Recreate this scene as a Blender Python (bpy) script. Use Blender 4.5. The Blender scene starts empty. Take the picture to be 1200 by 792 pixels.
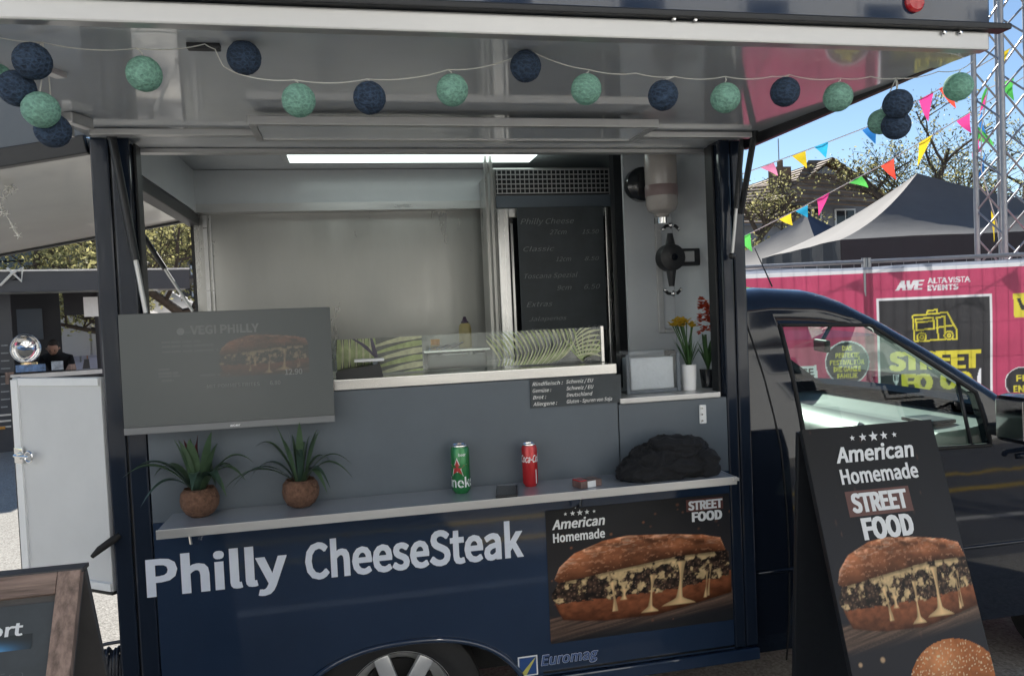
import bpy, bmesh, math, random
import numpy as np
from mathutils import Vector, Matrix
random.seed(7); rng = np.random.default_rng(7)
R = math.radians
SC = bpy.context.scene
COL = SC.collection

# ------------------------------------------------------------------ camera, sky, sun, exposure
FPX = 900.0
YAW, PITCH, ROLL = R(11.7316), R(-1.9302), R(-2.4718)
CAM = Vector((0.801, -2.72, 1.68))
_F = Vector((math.sin(YAW)*math.cos(PITCH), math.cos(YAW)*math.cos(PITCH), math.sin(PITCH)))
_R0 = Vector((math.cos(YAW), -math.sin(YAW), 0)); _U0 = _R0.cross(_F)
_R = _R0*math.cos(ROLL)+_U0*math.sin(ROLL); _U = -_R0*math.sin(ROLL)+_U0*math.cos(ROLL)
cd = bpy.data.cameras.new('camera'); cam = bpy.data.objects.new('camera', cd); COL.objects.link(cam)
cd.sensor_width = 36; cd.lens = FPX/1200*36; cd.clip_end = 2000; cd.clip_start = .05
cam.matrix_world = Matrix(((_R.x,_U.x,-_F.x,CAM.x),(_R.y,_U.y,-_F.y,CAM.y),(_R.z,_U.z,-_F.z,CAM.z),(0,0,0,1)))
SC.camera = cam
SUN_EL, SUN_AZ = R(32.0), R(13.7)
w = bpy.data.worlds.new('World'); SC.world = w; w.use_nodes = True
nt = w.node_tree; bg = nt.nodes['Background']
sky = nt.nodes.new('ShaderNodeTexSky'); sky.sky_type = 'NISHITA'; sky.sun_disc = False
sky.sun_elevation = SUN_EL; sky.sun_rotation = SUN_AZ; sky.air_density = 1.0; sky.dust_density = 0.; sky.ozone_density = 2.2; sky.altitude = 600
nt.links.new(sky.outputs[0], bg.inputs[0]); bg.inputs[1].default_value = .058
sd = bpy.data.lights.new('sun', 'SUN'); so = bpy.data.objects.new('sun', sd); COL.objects.link(so)
sd.energy = 4.2; sd.angle = R(.53); sd.color = (1, .95, .87)
_sdir = Vector((math.sin(SUN_AZ)*math.cos(SUN_EL), math.cos(SUN_AZ)*math.cos(SUN_EL), math.sin(SUN_EL)))
so.rotation_euler = _sdir.to_track_quat('Z', 'Y').to_euler(); so.location = (6, 20, 14)
SC.view_settings.view_transform = 'Standard'; SC.view_settings.look = 'None'
SC.view_settings.gamma = 1; SC.view_settings.exposure = 1.2
SC.render.engine = 'CYCLES'
try:
    SC.cycles.use_denoising = True; SC.cycles.max_bounces = 10; SC.cycles.transparent_max_bounces = 12
    SC.cycles.sample_clamp_indirect = 6
except Exception: pass

# ------------------------------------------------------------------ pixel -> place helpers
def ray(x, y): return _R*((x-600)/FPX) - _U*((y-396)/FPX) + _F
def onY(x, y, Y): d = ray(x, y); return CAM + d*((Y-CAM.y)/d.y)
def onZ(x, y, Z): d = ray(x, y); return CAM + d*((Z-CAM.z)/d.z)
def onP(x, y, P0, n): d = ray(x, y); return CAM + d*((P0-CAM).dot(n)/d.dot(n))
V = Vector
def S(r, g, b):
    f = lambda c: (c/255/12.92) if c/255 <= .04045 else ((c/255+.055)/1.055)**2.4
    return (f(r), f(g), f(b))

# ------------------------------------------------------------------ materials
def mat(name, col, rough=.5, metal=0., var=.0, vscale=12., bump=0., bscale=60., coat=0., spec=.5, stretch=None,
        emit=None, estr=0., trans=0., sheen=0., rvar=0.):
    m = bpy.data.materials.new(name); m.use_nodes = True
    t = m.node_tree; p = t.nodes['Principled BSDF']; L = t.links.new
    p.inputs['Base Color'].default_value = (*col, 1); p.inputs['Roughness'].default_value = rough
    p.inputs['Metallic'].default_value = metal; p.inputs['Specular IOR Level'].default_value = spec
    p.inputs['Coat Weight'].default_value = coat; p.inputs['Coat Roughness'].default_value = .03
    if sheen: p.inputs['Sheen Weight'].default_value = sheen
    tc = t.nodes.new('ShaderNodeTexCoord'); mp = t.nodes.new('ShaderNodeMapping'); L(tc.outputs['Object'], mp.inputs[0])
    if stretch: mp.inputs['Scale'].default_value = stretch
    if var or rvar:
        n = t.nodes.new('ShaderNodeTexNoise'); n.inputs['Scale'].default_value = vscale; n.inputs['Detail'].default_value = 6
        n.inputs['Roughness'].default_value = .65; L(mp.outputs[0], n.inputs['Vector'])
        if var:
            mr = t.nodes.new('ShaderNodeMapRange'); mr.inputs[1].default_value = .25; mr.inputs[2].default_value = .75
            mr.inputs[3].default_value = 1-var; mr.inputs[4].default_value = 1+var; L(n.outputs['Fac'], mr.inputs[0])
            hs = t.nodes.new('ShaderNodeMix'); hs.data_type = 'RGBA'; hs.blend_type = 'MULTIPLY'; hs.inputs[0].default_value = 1
            hs.inputs[6].default_value = (*col, 1); L(mr.outputs[0], hs.inputs[7]); L(hs.outputs[2], p.inputs['Base Color'])
        if rvar:
            mr2 = t.nodes.new('ShaderNodeMapRange'); mr2.inputs[1].default_value = .3; mr2.inputs[2].default_value = .7
            mr2.inputs[3].default_value = max(0, rough-rvar); mr2.inputs[4].default_value = rough+rvar
            L(n.outputs['Fac'], mr2.inputs[0]); L(mr2.outputs[0], p.inputs['Roughness'])
    if bump:
        n2 = t.nodes.new('ShaderNodeTexNoise'); n2.inputs['Scale'].default_value = bscale; n2.inputs['Detail'].default_value = 4
        L(mp.outputs[0], n2.inputs['Vector'])
        b = t.nodes.new('ShaderNodeBump'); b.inputs['Strength'].default_value = bump; b.inputs['Distance'].default_value = .01
        L(n2.outputs['Fac'], b.inputs['Height']); L(b.outputs[0], p.inputs['Normal'])
    if emit: p.inputs['Emission Color'].default_value = (*emit, 1); p.inputs['Emission Strength'].default_value = estr
    if trans:
        tr = t.nodes.new('ShaderNodeBsdfTranslucent'); mx = t.nodes.new('ShaderNodeMixShader'); mx.inputs[0].default_value = trans
        tr.inputs[0].default_value = (*col, 1)
        if var: L(hs.outputs[2], tr.inputs[0])
        L(p.outputs[0], mx.inputs[1]); L(tr.outputs[0], mx.inputs[2]); L(mx.outputs[0], t.nodes['Material Output'].inputs[0])
    return m
def glassmat(name, tint=(.93,.97,.96), refl=.9, rough=.0):
    m = bpy.data.materials.new(name); m.use_nodes = True; t = m.node_tree; t.nodes.clear(); L = t.links.new
    o = t.nodes.new('ShaderNodeOutputMaterial'); mx = t.nodes.new('ShaderNodeMixShader')
    a = t.nodes.new('ShaderNodeBsdfTransparent'); a.inputs[0].default_value = (*tint, 1)
    g = t.nodes.new('ShaderNodeBsdfGlossy'); g.inputs['Roughness'].default_value = rough
    fr = t.nodes.new('ShaderNodeFresnel'); fr.inputs[0].default_value = 1.5
    mu = t.nodes.new('ShaderNodeMath'); mu.operation = 'MULTIPLY'; mu.inputs[1].default_value = refl
    L(fr.outputs[0], mu.inputs[0]); L(mu.outputs[0], mx.inputs[0]); L(a.outputs[0], mx.inputs[1]); L(g.outputs[0], mx.inputs[2]); L(mx.outputs[0], o.inputs[0])
    return m
def vcmat(name, rough=.35, spec=.4, estr=0., coat=0.):
    m = bpy.data.materials.new(name); m.use_nodes = True; t = m.node_tree; p = t.nodes['Principled BSDF']
    a = t.nodes.new('ShaderNodeVertexColor'); a.layer_name = 'print'
    t.links.new(a.outputs[0], p.inputs['Base Color']); p.inputs['Roughness'].default_value = rough
    p.inputs['Specular IOR Level'].default_value = spec; p.inputs['Coat Weight'].default_value = coat
    if estr: t.links.new(a.outputs[0], p.inputs['Emission Color']); p.inputs['Emission Strength'].default_value = estr
    return m

MT = {}
MT['paint'] = mat('black_gloss_paint', (.021,.038,.076), .07, var=.1, vscale=3, bump=.035, bscale=1.6, coat=.6, spec=.5, rvar=.03)
MT['van'] = mat('van_paint', (.009,.013,.022), .05, var=.08, vscale=3, bump=.025, bscale=1.2, coat=.35, spec=.4, rvar=.03)
MT['pillar'] = mat('pillar_paint', (.014,.021,.036), .12, var=.15, vscale=4, bump=.35, bscale=2.6, coat=.15, spec=.35, stretch=(2.5,1,.5))
MT['anth'] = mat('anthracite_laminate', (.105,.130,.158), .38, var=.07, vscale=6, bump=.02, bscale=40, rvar=.06)
MT['under'] = mat('glossy_panel_grey', (.64,.68,.72), .10, var=.05, vscale=2, bump=.03, bscale=1.4, coat=.5, rvar=.04)
MT['ceil'] = mat('ceiling_white', (.60,.63,.66), .25, var=.05, vscale=3, coat=.2)
MT['alu'] = mat('aluminium', (.56,.56,.56), .34, .6, var=.08, vscale=20, stretch=(.1,1,1), rvar=.08)
MT['silver'] = mat('silver_wheel_paint', (.62,.63,.64), .28, .45, var=.08, vscale=15, coat=.3)
MT['steel'] = mat('brushed_steel', (.58,.58,.57), .26, 1., var=.07, vscale=14, bump=.04, bscale=60, stretch=(1,1,.06), rvar=.08)
MT['steelwall'] = mat('stainless_wall', (.40,.40,.385), .34, .75, var=.09, vscale=5, stretch=(1,1,.25), rvar=.10, bump=.03, bscale=3)
MT['steelh'] = mat('brushed_steel_h', (.56,.555,.54), .22, 1., var=.07, vscale=30, stretch=(.05,1,1), rvar=.08)
MT['chrome'] = mat('chrome', (.8,.8,.8), .08, 1.)
MT['blk'] = mat('black_plastic', (.018,.020,.024), .42, var=.15, vscale=30)
MT['blkg'] = mat('black_gloss_plastic', (.012,.014,.018), .15, coat=.5)
MT['rub'] = mat('rubber', (.016,.016,.017), .75, var=.2, vscale=40)
MT['white'] = mat('white_paint', (.74,.75,.75), .4, var=.04, vscale=6)
MT['door'] = mat('door_white', (.62,.64,.66), .25, var=.05, vscale=4, coat=.3)
MT['hatchw'] = mat('hatch_pale', (.60,.60,.57), .22, var=.06, vscale=3, coat=.3)
MT['vinyl'] = mat('vinyl_lettering', (.74,.80,.92), .3, var=.03)
MT['vinylw'] = mat('vinyl_white', (.80,.82,.84), .35, var=.03)
MT['shelf'] = mat('shelf_grey', (.30,.33,.38), .16, var=.05, vscale=5, coat=.3)
MT['glass'] = glassmat('glass')
MT['cabglass'] = glassmat('cab_glass', (.74,.90,.84), 1.)
MT['wsglass'] = glassmat('windscreen_glass', (.84,.94,.90), .22)
MT['chalk'] = mat('chalk', (.80,.81,.80), .9, var=.25, vscale=90)
MT['chalkdim'] = mat('chalk_rubbed', (.27,.29,.30), .9, var=.35, vscale=90)
MT['board'] = mat('chalkboard', (.052,.062,.070), .6, var=.25, vscale=8)
MT['coir'] = mat('coconut_fibre', (.16,.085,.055), .95, var=.55, vscale=70, bump=.9, bscale=110)
MT['leafg'] = mat('bromeliad_leaf', (.080,.135,.075), .35, var=.35, vscale=14, trans=.25)
MT['leafd'] = mat('bromeliad_leaf_dark', (.04,.075,.055), .3, var=.35, vscale=14, trans=.15)
MT['cloth'] = mat('black_cloth', (.007,.008,.011), .9, var=.3, vscale=60, bump=.25, bscale=180, sheen=.04)
MT['ball_navy'] = mat('cotton_navy', (.040,.068,.120), .9, var=.5, vscale=120, bump=.7, bscale=160, trans=.12)
MT['ball_mint'] = mat('cotton_mint', (.30,.56,.46), .9, var=.3, vscale=120, bump=.7, bscale=160, trans=.3)
def threads(m, sc=26, k=.55):
    t = m.node_tree; L = t.links.new; p = t.nodes['Principled BSDF']; tc = t.nodes.new('ShaderNodeTexCoord'); acc = None
    for i, r_ in enumerate(((.3,.9,.2),(1.3,.2,1.7),(2.2,1.1,.6))):
        mp = t.nodes.new('ShaderNodeMapping'); mp.inputs['Rotation'].default_value = r_; wv = t.nodes.new('ShaderNodeTexWave'); wv.inputs['Scale'].default_value = sc; wv.inputs['Distortion'].default_value = 5; wv.inputs['Detail'].default_value = 2; wv.inputs['Detail Scale'].default_value = 2
        L(tc.outputs['Object'], mp.inputs[0]); L(mp.outputs[0], wv.inputs[0])
        if acc is None: acc = wv.outputs['Fac']
        else:
            mx = t.nodes.new('ShaderNodeMath'); mx.operation = 'MAXIMUM'; L(acc, mx.inputs[0]); L(wv.outputs['Fac'], mx.inputs[1]); acc = mx.outputs[0]
    src = p.inputs['Base Color'].links[0].from_socket; mr = t.nodes.new('ShaderNodeMapRange'); mr.inputs[1].default_value = .75; mr.inputs[2].default_value = 1.; mr.inputs[3].default_value = 1-k; mr.inputs[4].default_value = 1+k*.6; L(acc, mr.inputs[0])
    x = t.nodes.new('ShaderNodeMix'); x.data_type = 'RGBA'; x.blend_type = 'MULTIPLY'; x.inputs[0].default_value = 1; L(src, x.inputs[6]); L(mr.outputs[0], x.inputs[7]); L(x.outputs[2], p.inputs['Base Color'])
    for n in t.nodes:
        if n.type == 'BUMP': L(acc, n.inputs['Height']); n.inputs['Strength'].default_value = .8; n.inputs['Distance'].default_value = .002
threads(MT['ball_navy'], 34, .32); threads(MT['ball_mint'], 34, .2)
MT['cord'] = mat('white_cord', (.66,.66,.62), .7)
MT['ground'] = None

# ------------------------------------------------------------------ mesh builder
ORG = {}
class MB:
    def __init__(s): s.v = []; s.f = []; s.sm = False
    def add(s, vs, fs):
        o = len(s.v); s.v += [tuple(v) for v in vs]; s.f += [tuple(i+o for i in f) for f in fs]; return s
    def box(s, a, b, bev=0.):
        x0,y0,z0 = a; x1,y1,z1 = b
        return s.obox(V(((x0+x1)/2,(y0+y1)/2,(z0+z1)/2)), V((1,0,0)), V((0,1,0)), V((0,0,1)), abs(x1-x0), abs(y1-y0), abs(z1-z0), bev)
    def obox(s, c, ex, ey, ez, lx, ly, lz, bev=0.):
        c = V(c)
        if bev <= 0:
            vs = [c+ex*(i*lx/2)+ey*(j*ly/2)+ez*(k*lz/2) for i in (-1,1) for j in (-1,1) for k in (-1,1)]
            return s.add(vs, [(0,1,3,2),(4,6,7,5),(0,4,5,1),(2,3,7,6),(0,2,6,4),(1,5,7,3)])
        bm = bmesh.new(); bmesh.ops.create_cube(bm, size=1)
        for q in bm.verts: q.co = V((q.co.x*lx, q.co.y*ly, q.co.z*lz))
        bmesh.ops.bevel(bm, geom=list(bm.edges), offset=min(bev, .45*min(lx,ly,lz)), segments=2, affect='EDGES', profile=.6)
        bm.verts.index_update()
        s.add([c+ex*q.co.x+ey*q.co.y+ez*q.co.z for q in bm.verts], [[q.index for q in f.verts] for f in bm.faces]); bm.free(); return s
    def quad(s, a, b, c, d): return s.add([a,b,c,d], [(0,1,2,3)])
    def tube(s, pts, r, n=8, r1=None, cap=True):
        pts = [V(p) for p in pts]; N = len(pts); r1 = r if r1 is None else r1
        rs = r if isinstance(r, (list, tuple)) else [r+(r1-r)*i/max(1,N-1) for i in range(N)]
        vs = []; up = None
        for i, p in enumerate(pts):
            t = (pts[min(i+1,N-1)]-pts[max(i-1,0)]); t = t.normalized() if t.length > 1e-9 else V((0,0,1))
            if up is None: up = V((0,0,1)) if abs(t.z) < .9 else V((1,0,0))
            a = t.cross(up); a = a.normalized() if a.length > 1e-6 else V((1,0,0)); b = t.cross(a).normalized(); up = a.cross(t).normalized()
            for k in range(n):
                q = 2*math.pi*k/n; vs.append(p+a*(rs[i]*math.cos(q))+b*(rs[i]*math.sin(q)))
        fs = [(i*n+k, i*n+(k+1)%n, (i+1)*n+(k+1)%n, (i+1)*n+k) for i in range(N-1) for k in range(n)]
        if cap: fs += [tuple(range(n-1,-1,-1)), tuple(range((N-1)*n, N*n))]
        return s.add(vs, fs)
    def lathe(s, prof, c=(0,0,0), n=32, ax='Z', a0=0., cap=True):
        vs = []; c = V(c)
        for r, h in prof:
            for k in range(n):
                q = 2*math.pi*k/n+a0; x, y = r*math.cos(q), r*math.sin(q)
                vs.append(c+{'Z':V((x,y,h)),'Y':V((x,h,y)),'X':V((h,x,y))}[ax])
        m = len(prof)
        fs = [(i*n+k, i*n+(k+1)%n, (i+1)*n+(k+1)%n, (i+1)*n+k) for i in range(m-1) for k in range(n)]
        if cap and prof[0][0] > 1e-6: fs.append(tuple(range(n-1,-1,-1)))
        if cap and prof[-1][0] > 1e-6: fs.append(tuple(range((m-1)*n, m*n)))
        return s.add(vs, fs)
    def prism(s, poly, O, ex, ey, ez, t):   # poly in (ex,ey) from O, thickness t along ez
        O = V(O); a = [O+ex*p[0]+ey*p[1] for p in poly]; b = [q+ez*t for q in a]; n = len(poly)
        return s.add(a+b, [tuple(range(n-1,-1,-1)), tuple(range(n,2*n))]+[(i,(i+1)%n,n+(i+1)%n,n+i) for i in range(n)])
    def flat(s, poly, O, ex, ey): O = V(O); return s.add([O+ex*p[0]+ey*p[1] for p in poly], [tuple(range(len(poly)))])
    def sphere(s, c, r, n=16, m=10, sc=(1,1,1)):
        return s.lathe([(max(1e-7,r*math.sin(math.pi*i/m))*1., -r*math.cos(math.pi*i/m)) for i in range(m+1)], (0,0,0), n)._post(c, sc, n*(m+1))
    def _post(s, c, sc, k):
        c = V(c)
        for i in range(len(s.v)-k, len(s.v)): v = s.v[i]; s.v[i] = (c.x+v[0]*sc[0], c.y+v[1]*sc[1], c.z+v[2]*sc[2])
        return s
    def build(s, name, m, parent=None, smooth=False, loc=None, fixn=True):
        org = ORG.get(parent.name, V((0,0,0))) if parent else V((0,0,0))
        if loc is not None: org = V(loc)
        me = bpy.data.meshes.new(name); me.from_pydata([(v[0]-org.x, v[1]-org.y, v[2]-org.z) for v in s.v], [], s.f)
        if fixn:
            bm = bmesh.new(); bm.from_mesh(me); bmesh.ops.recalc_face_normals(bm, faces=bm.faces); bm.to_mesh(me); bm.free()
        me.materials.append(MT[m] if isinstance(m, str) else m)
        o = bpy.data.objects.new(name, me); COL.objects.link(o)
        if parent: o.parent = parent
        elif loc is not None: o.location = org
        ORG[o.name] = org
        if smooth:
            me.shade_smooth()
            if smooth != 'all':
                try: me.set_sharp_from_angle(angle=R(38))
                except Exception: pass
        return o
def thing(name, label, cat, loc, group=None):
    o = bpy.data.objects.new(name, None); COL.objects.link(o); o.location = loc; o.empty_display_size = .1
    o['label'] = label; o['category'] = cat
    if group: o['group'] = group
    ORG[o.name] = V(loc); return o
def tag(o, label, cat, group=None):
    o['label'] = label; o['category'] = cat
    if group: o['group'] = group
    return o
def struct(o): o['kind'] = 'structure'; return o
def stuff(o): o['kind'] = 'stuff'; return o
X, Y, Z = V((1,0,0)), V((0,1,0)), V((0,0,1))

# text: font curve -> flat mesh, fitted to a place
_TC = {}
try:
    import os
    FONT = bpy.data.fonts.load(os.path.join(bpy.utils.system_resource('DATAFILES'), 'fonts', 'Noto Sans CJK Regular.woff2'))
except Exception: FONT = None
def textmesh(body, bold=0., shear=0.):
    k = (body, bold, shear)
    if k in _TC: return _TC[k]
    cu = bpy.data.curves.new('t', 'FONT'); cu.body = body; cu.size = 1
    if FONT: cu.font = FONT
    cu.offset = bold; cu.shear = shear; cu.resolution_u = 3
    o = bpy.data.objects.new('t', cu)
    me = bpy.data.meshes.new_from_object(o)
    v = [tuple(q.co[:2]) for q in me.vertices]; f = [tuple(p.vertices) for p in me.polygons]
    bpy.data.objects.remove(o); bpy.data.curves.remove(cu); bpy.data.meshes.remove(me)
    _TC[k] = (v, f); return v, f
def textmb(mb, body, O, ex, ey, width, cap, bold=.0, shear=0., off=None, warp=None, align='L'):
    bold = bold*.55 if bold > .01 else bold
    ob = max(-.02, min(bold, .008)); xb = max(0., bold-.008) if not warp else 0.
    v, f = textmesh(body, ob, shear); hv, _ = textmesh('H', ob, 0)
    ch = max(p[1] for p in hv)-min(p[1] for p in hv); x0 = min(p[0] for p in v)-xb; x1 = max(p[0] for p in v)+xb; y0 = min(p[1] for p in hv)
    sy = cap/(ch+xb*.6); sx = width/(x1-x0) if width else sy
    O = V(O); wd = (x1-x0)*sx; sh = {'L':0,'C':-wd/2,'R':-wd}[align]; nr = V(ex).cross(V(ey)).normalized()
    shifts = [(0,0)]
    if xb: shifts = [(xb*.7*dx, xb*.3*dy) for dx, dy in ((-1,-1),(1,1),(-1,1),(1,-1),(0,0))] if xb < .016 else [(xb*dx, xb*.3*dy) for dx, dy in ((-1,-1),(-1,1),(-.5,1),(-.5,-1),(0,1),(0,-1),(.5,-1),(.5,1),(1,1),(1,-1))]
    for k, (dx, dy) in enumerate(shifts):
        pts = [((p[0]+dx-x0)*sx+sh, (p[1]+dy-y0+xb*.3)*sy) for p in v]
        mb.add([warp(*p) for p in pts] if warp else [O+ex*p[0]+ey*p[1]+nr*(k*.00008) for p in pts], f)
    return mb
def star(r, r2=None, n=5, rot=math.pi/2):
    r2 = r2 or r*.42
    return [((r if i % 2 == 0 else r2)*math.cos(rot+math.pi*i/n), (r if i % 2 == 0 else r2)*math.sin(rot+math.pi*i/n)) for i in range(2*n)]
def disc(r, n=28, cx=0, cy=0): return [(cx+r*math.cos(2*math.pi*i/n), cy+r*math.sin(2*math.pi*i/n)) for i in range(n)]

# printed pictures: a fine grid of coloured vertices
def vnoise(u, v, sc, oct=4, seed=0):
    out = np.zeros_like(u); amp = 1.; tot = 0.
    for o in range(oct):
        g = np.random.default_rng(seed+o*17).random((64,64)); a = (u*sc) % 63; b = (v*sc) % 63
        i = np.floor(a).astype(int); j = np.floor(b).astype(int); fa = a-i; fb = b-j; fa = fa*fa*(3-2*fa); fb = fb*fb*(3-2*fb)
        i2 = (i+1) % 64; j2 = (j+1) % 64
        out += amp*((g[i,j]*(1-fa)+g[i2,j]*fa)*(1-fb)+(g[i,j2]*(1-fa)+g[i2,j2]*fa)*fb); tot += amp; amp *= .5; sc *= 2.03
    return out/tot
def worley(u, v, sc, seed=0):
    a = u*sc; b = v*sc; i = np.floor(a).astype(int); j = np.floor(b).astype(int); g = np.random.default_rng(seed).random((97,97,2)); best = np.full(u.shape, 9.); idv = np.zeros(u.shape)
    for di in (-1,0,1):
        for dj in (-1,0,1):
            c = g[(i+di) % 97, (j+dj) % 97]; d = np.hypot(i+di+c[...,0]-a, j+dj+c[...,1]-b); mset = d < best; idv = np.where(mset, c[...,0], idv); best = np.where(mset, d, best)
    return best, idv
def lin(c): c = np.array(c)/255.; return np.where(c <= .04045, c/12.92, ((c+.055)/1.055)**2.4)
def blend(img, mask, col): img[:] = img*(1-mask[...,None])+np.asarray(col)*mask[...,None]
def sm(x, a, b): t = np.clip((x-a)/(b-a), 0, 1); return t*t*(3-2*t)
def sandwich(img, U, T, asp=1.47, soft=.006):
    """a long filled roll lying on a dark board; U right 0..1, T down 0..1 over the picture"""
    wob = (vnoise(U, T, 9, 3, 5)-.5)*.02
    def prof(xs, ys): return np.interp(U, xs, ys)
    # wooden board
    bt = prof([0,.5,1],[.80,.86,.74]); gr = vnoise(U*.7+T*.5, T*9+U*2.2, 7, 4, 9)
    m = sm(T+wob, bt-.02, bt+.02)*sm(1.02-.10*U-T, 0, .10)
    blend(img, m, lin((52,45,44))+(gr[...,None]**2)*lin((150,120,100))*1.2)
    # bottom roll
    tp = prof([0,.1,.36,.7,1],[.66,.69,.70,.67,.60]); bo = prof([.03,.07,.29,.57,.84,1.],[.72,.84,.885,.89,.825,.79])
    m = sm(T, tp, tp+soft)*sm(bo+wob*.6-T, 0, soft*2)*sm(U, .03, .04)*(U < .995)
    rel = (T-tp)/(bo-tp+1e-6); n = vnoise(U, T, 30, 4, 3)
    c = lin((142,84,56))*(1.25-1.0*np.clip(rel,0,1)**1.5)[...,None]*(.35+1.2*n[...,None]); blend(img, m, c)
    # filling
    t1 = prof([.02,.05,.15,.36,.70,.965,1.],[.62,.56,.535,.50,.45,.44,.5]); b1 = prof([0.02,.05,.36,.7,.98],[.67,.715,.725,.70,.645])
    wd, wi = worley(U*asp, T, 24, 4); wd2, wi2 = worley(U*asp+.3, T, 46, 8)
    m = sm(T+wob*1.5, t1-.015, t1)*sm(b1+wob*2+.02*(wi-.5)-T, 0, soft*2)*sm(U, .012, .02)*(U < .985)
    lum = np.clip(1.1-1.5*wd, 0, 1)**1.6; spec = np.clip(.30-wd2, 0, 1)*2.2*(wi2 > .55)
    c = lin((30,25,24))+lum[...,None]*lin((104,78,62))*(.25+wi[...,None])+spec[...,None]*lin((190,160,135)); blend(img, m, c)
    # cheese: melted band and drips
    ch = vnoise(U*1.4, T*1.0, 15, 4, 21); band = t1+.035+.06*(vnoise(U, U*0, 8, 3, 31)-.3)
    m2 = sm(band+.05*(ch-.5)*2-T, -.004, .012)*sm(T-t1, -.004, .01)*sm(ch, .40, .50)*(U > .1)*(U < .96)
    cc = lin((240,208,156))*(.55+.75*vnoise(U, T, 40, 3, 41))[...,None]; blend(img, m2*.9, cc)
    m3 = sm(vnoise(U*1.2, T*.9, 26, 4, 55), .60, .72)*m; blend(img, m3*.85, cc)
    for cx, w0, ya, yb, pool in ((.335,.022,.60,.82,0),(.545,.020,.58,.86,.035),(.705,.032,.50,.83,.07),(.845,.014,.60,.80,0),(.40,.03,.66,.74,0),(.87,.012,.55,.79,0)):
        s = np.clip((T-ya)/(yb-ya), 0, 1); ww = w0*(1-.62*np.sin(np.pi*np.clip(s,0,1)**.8))*(.9+.4*wob/.02*.3)+pool*sm(s, .80, 1.)
        md = sm(ww-np.abs(U-cx-.012*np.sin(9*T+cx*40)), 0, .006)*sm(T, ya-.02, ya)*sm(yb-T, 0, .012)
        blend(img, md*.95, lin((236,200,148))*(.65+.6*(1-np.abs(U-cx)/(ww+1e-4)).clip(0,1))[...,None])
    # top roll
    tt = prof([.03,.06,.14,.29,.43,.62,.84,.94,.965],[.52,.43,.335,.265,.243,.265,.300,.335,.43]); tb = prof([.03,.055,.15,.36,.70,.965],[.53,.555,.545,.505,.455,.45])
    m = sm(T+wob*.5, tt, tt+soft*1.5)*sm(tb+wob*.4-T, 0, soft*1.5)*sm(U, .028, .036)*sm(.97-U, 0, .01)
    rel = np.clip((T-tt)/(tb-tt+1e-6), 0, 1); n = vnoise(U, T, 16, 5, 61); n2 = vnoise(U*1.2+T*.3, T*3, 14, 4, 71)
    base = lin((158,98,66))*(1.55-1.30*rel)[...,None]*(.30+1.25*n)[...,None]
    hi = sm(.34-rel, 0, .3)*sm(n2, .45, .7)*np.interp(U,[0,.1,.3,.6,1],[.2,.7,1,.6,.5]); base = base+hi[...,None]*lin((225,180,148))*1.2
    base = base*(.50+1.0*vnoise(U, T*2.2, 6, 3, 65))[...,None]; flo = sm(vnoise(U*1.4, T*4.5, 17, 4, 67), .54, .74)*sm(.62-rel, 0, .4)*.42; base = base*(1-flo[...,None])+flo[...,None]*lin((222,190,165))
    for cxx, wx in ((.30,.10),(.52,.13),(.75,.10)):       # scored ears along the crust
        dd = np.abs((T-(tt+.035+.02*np.sin((U-cxx)*22))))*60; me_ = np.exp(-dd**2)*(np.abs(U-cxx) < wx); base = base*(1-.55*me_[...,None])
    fl = sm(vnoise(U, T, 60, 2, 81), .66, .72)*.35; base = base+fl[...,None]*lin((200,150,120)); blend(img, m, base)
    m = np.exp(-((T-tb-.004)/.010)**2)*(U > .05)*(U < .96); blend(img, m*.55, lin((24,16,14)))
def backdrop(U, T, seed=3):
    n = vnoise(U, T, 3, 3, seed); img = lin((40,42,46))*(.65+.8*n)[...,None]
    img = img+np.exp(-((T-.5)/.35)**2)[...,None]*lin((52,46,44))*.5
    r = np.random.default_rng(seed)
    for _ in range(46):
        cx, cy, rr = r.random(), r.random(), .006+.016*r.random(); d = np.hypot((U-cx)*1.3, T-cy)
        img = img+(sm(rr-d, 0, rr*.7)*(.10+.35*r.random()))[...,None]*lin((190,120,80))
    return img
def printed(name, img, O, ex, ey, wd, ht, m, parent):
    h, wv = img.shape[:2]
    us = np.linspace(0, 1, wv); vs = np.linspace(1, 0, h); org = ORG[parent.name]
    P = (np.array(O-org)[None,None,:]+us[None,:,None]*np.array(ex)*wd+vs[:,None,None]*np.array(ey)*ht).reshape(-1, 3)
    idx = np.arange(h*wv).reshape(h, wv); q = np.stack([idx[1:,:-1], idx[1:,1:], idx[:-1,1:], idx[:-1,:-1]], -1).reshape(-1, 4)
    me = bpy.data.meshes.new(name); me.vertices.add(len(P)); me.vertices.foreach_set('co', P.astype(np.float32).ravel())
    me.loops.add(q.size); me.loops.foreach_set('vertex_index', q.astype(np.int32).ravel())
    me.polygons.add(len(q)); me.polygons.foreach_set('loop_start', np.arange(0, q.size, 4, dtype=np.int32)); me.update(calc_edges=True)
    at = me.color_attributes.new('print', 'FLOAT_COLOR', 'POINT'); c = np.ones((h*wv, 4), np.float32); c[:,:3] = np.clip(img.reshape(-1,3), 0, .9)
    at.data.foreach_set('color', c.ravel()); me.materials.append(m)
    o = bpy.data.objects.new(name, me); COL.objects.link(o); o.parent = parent; ORG[o.name] = org; return o

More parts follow.
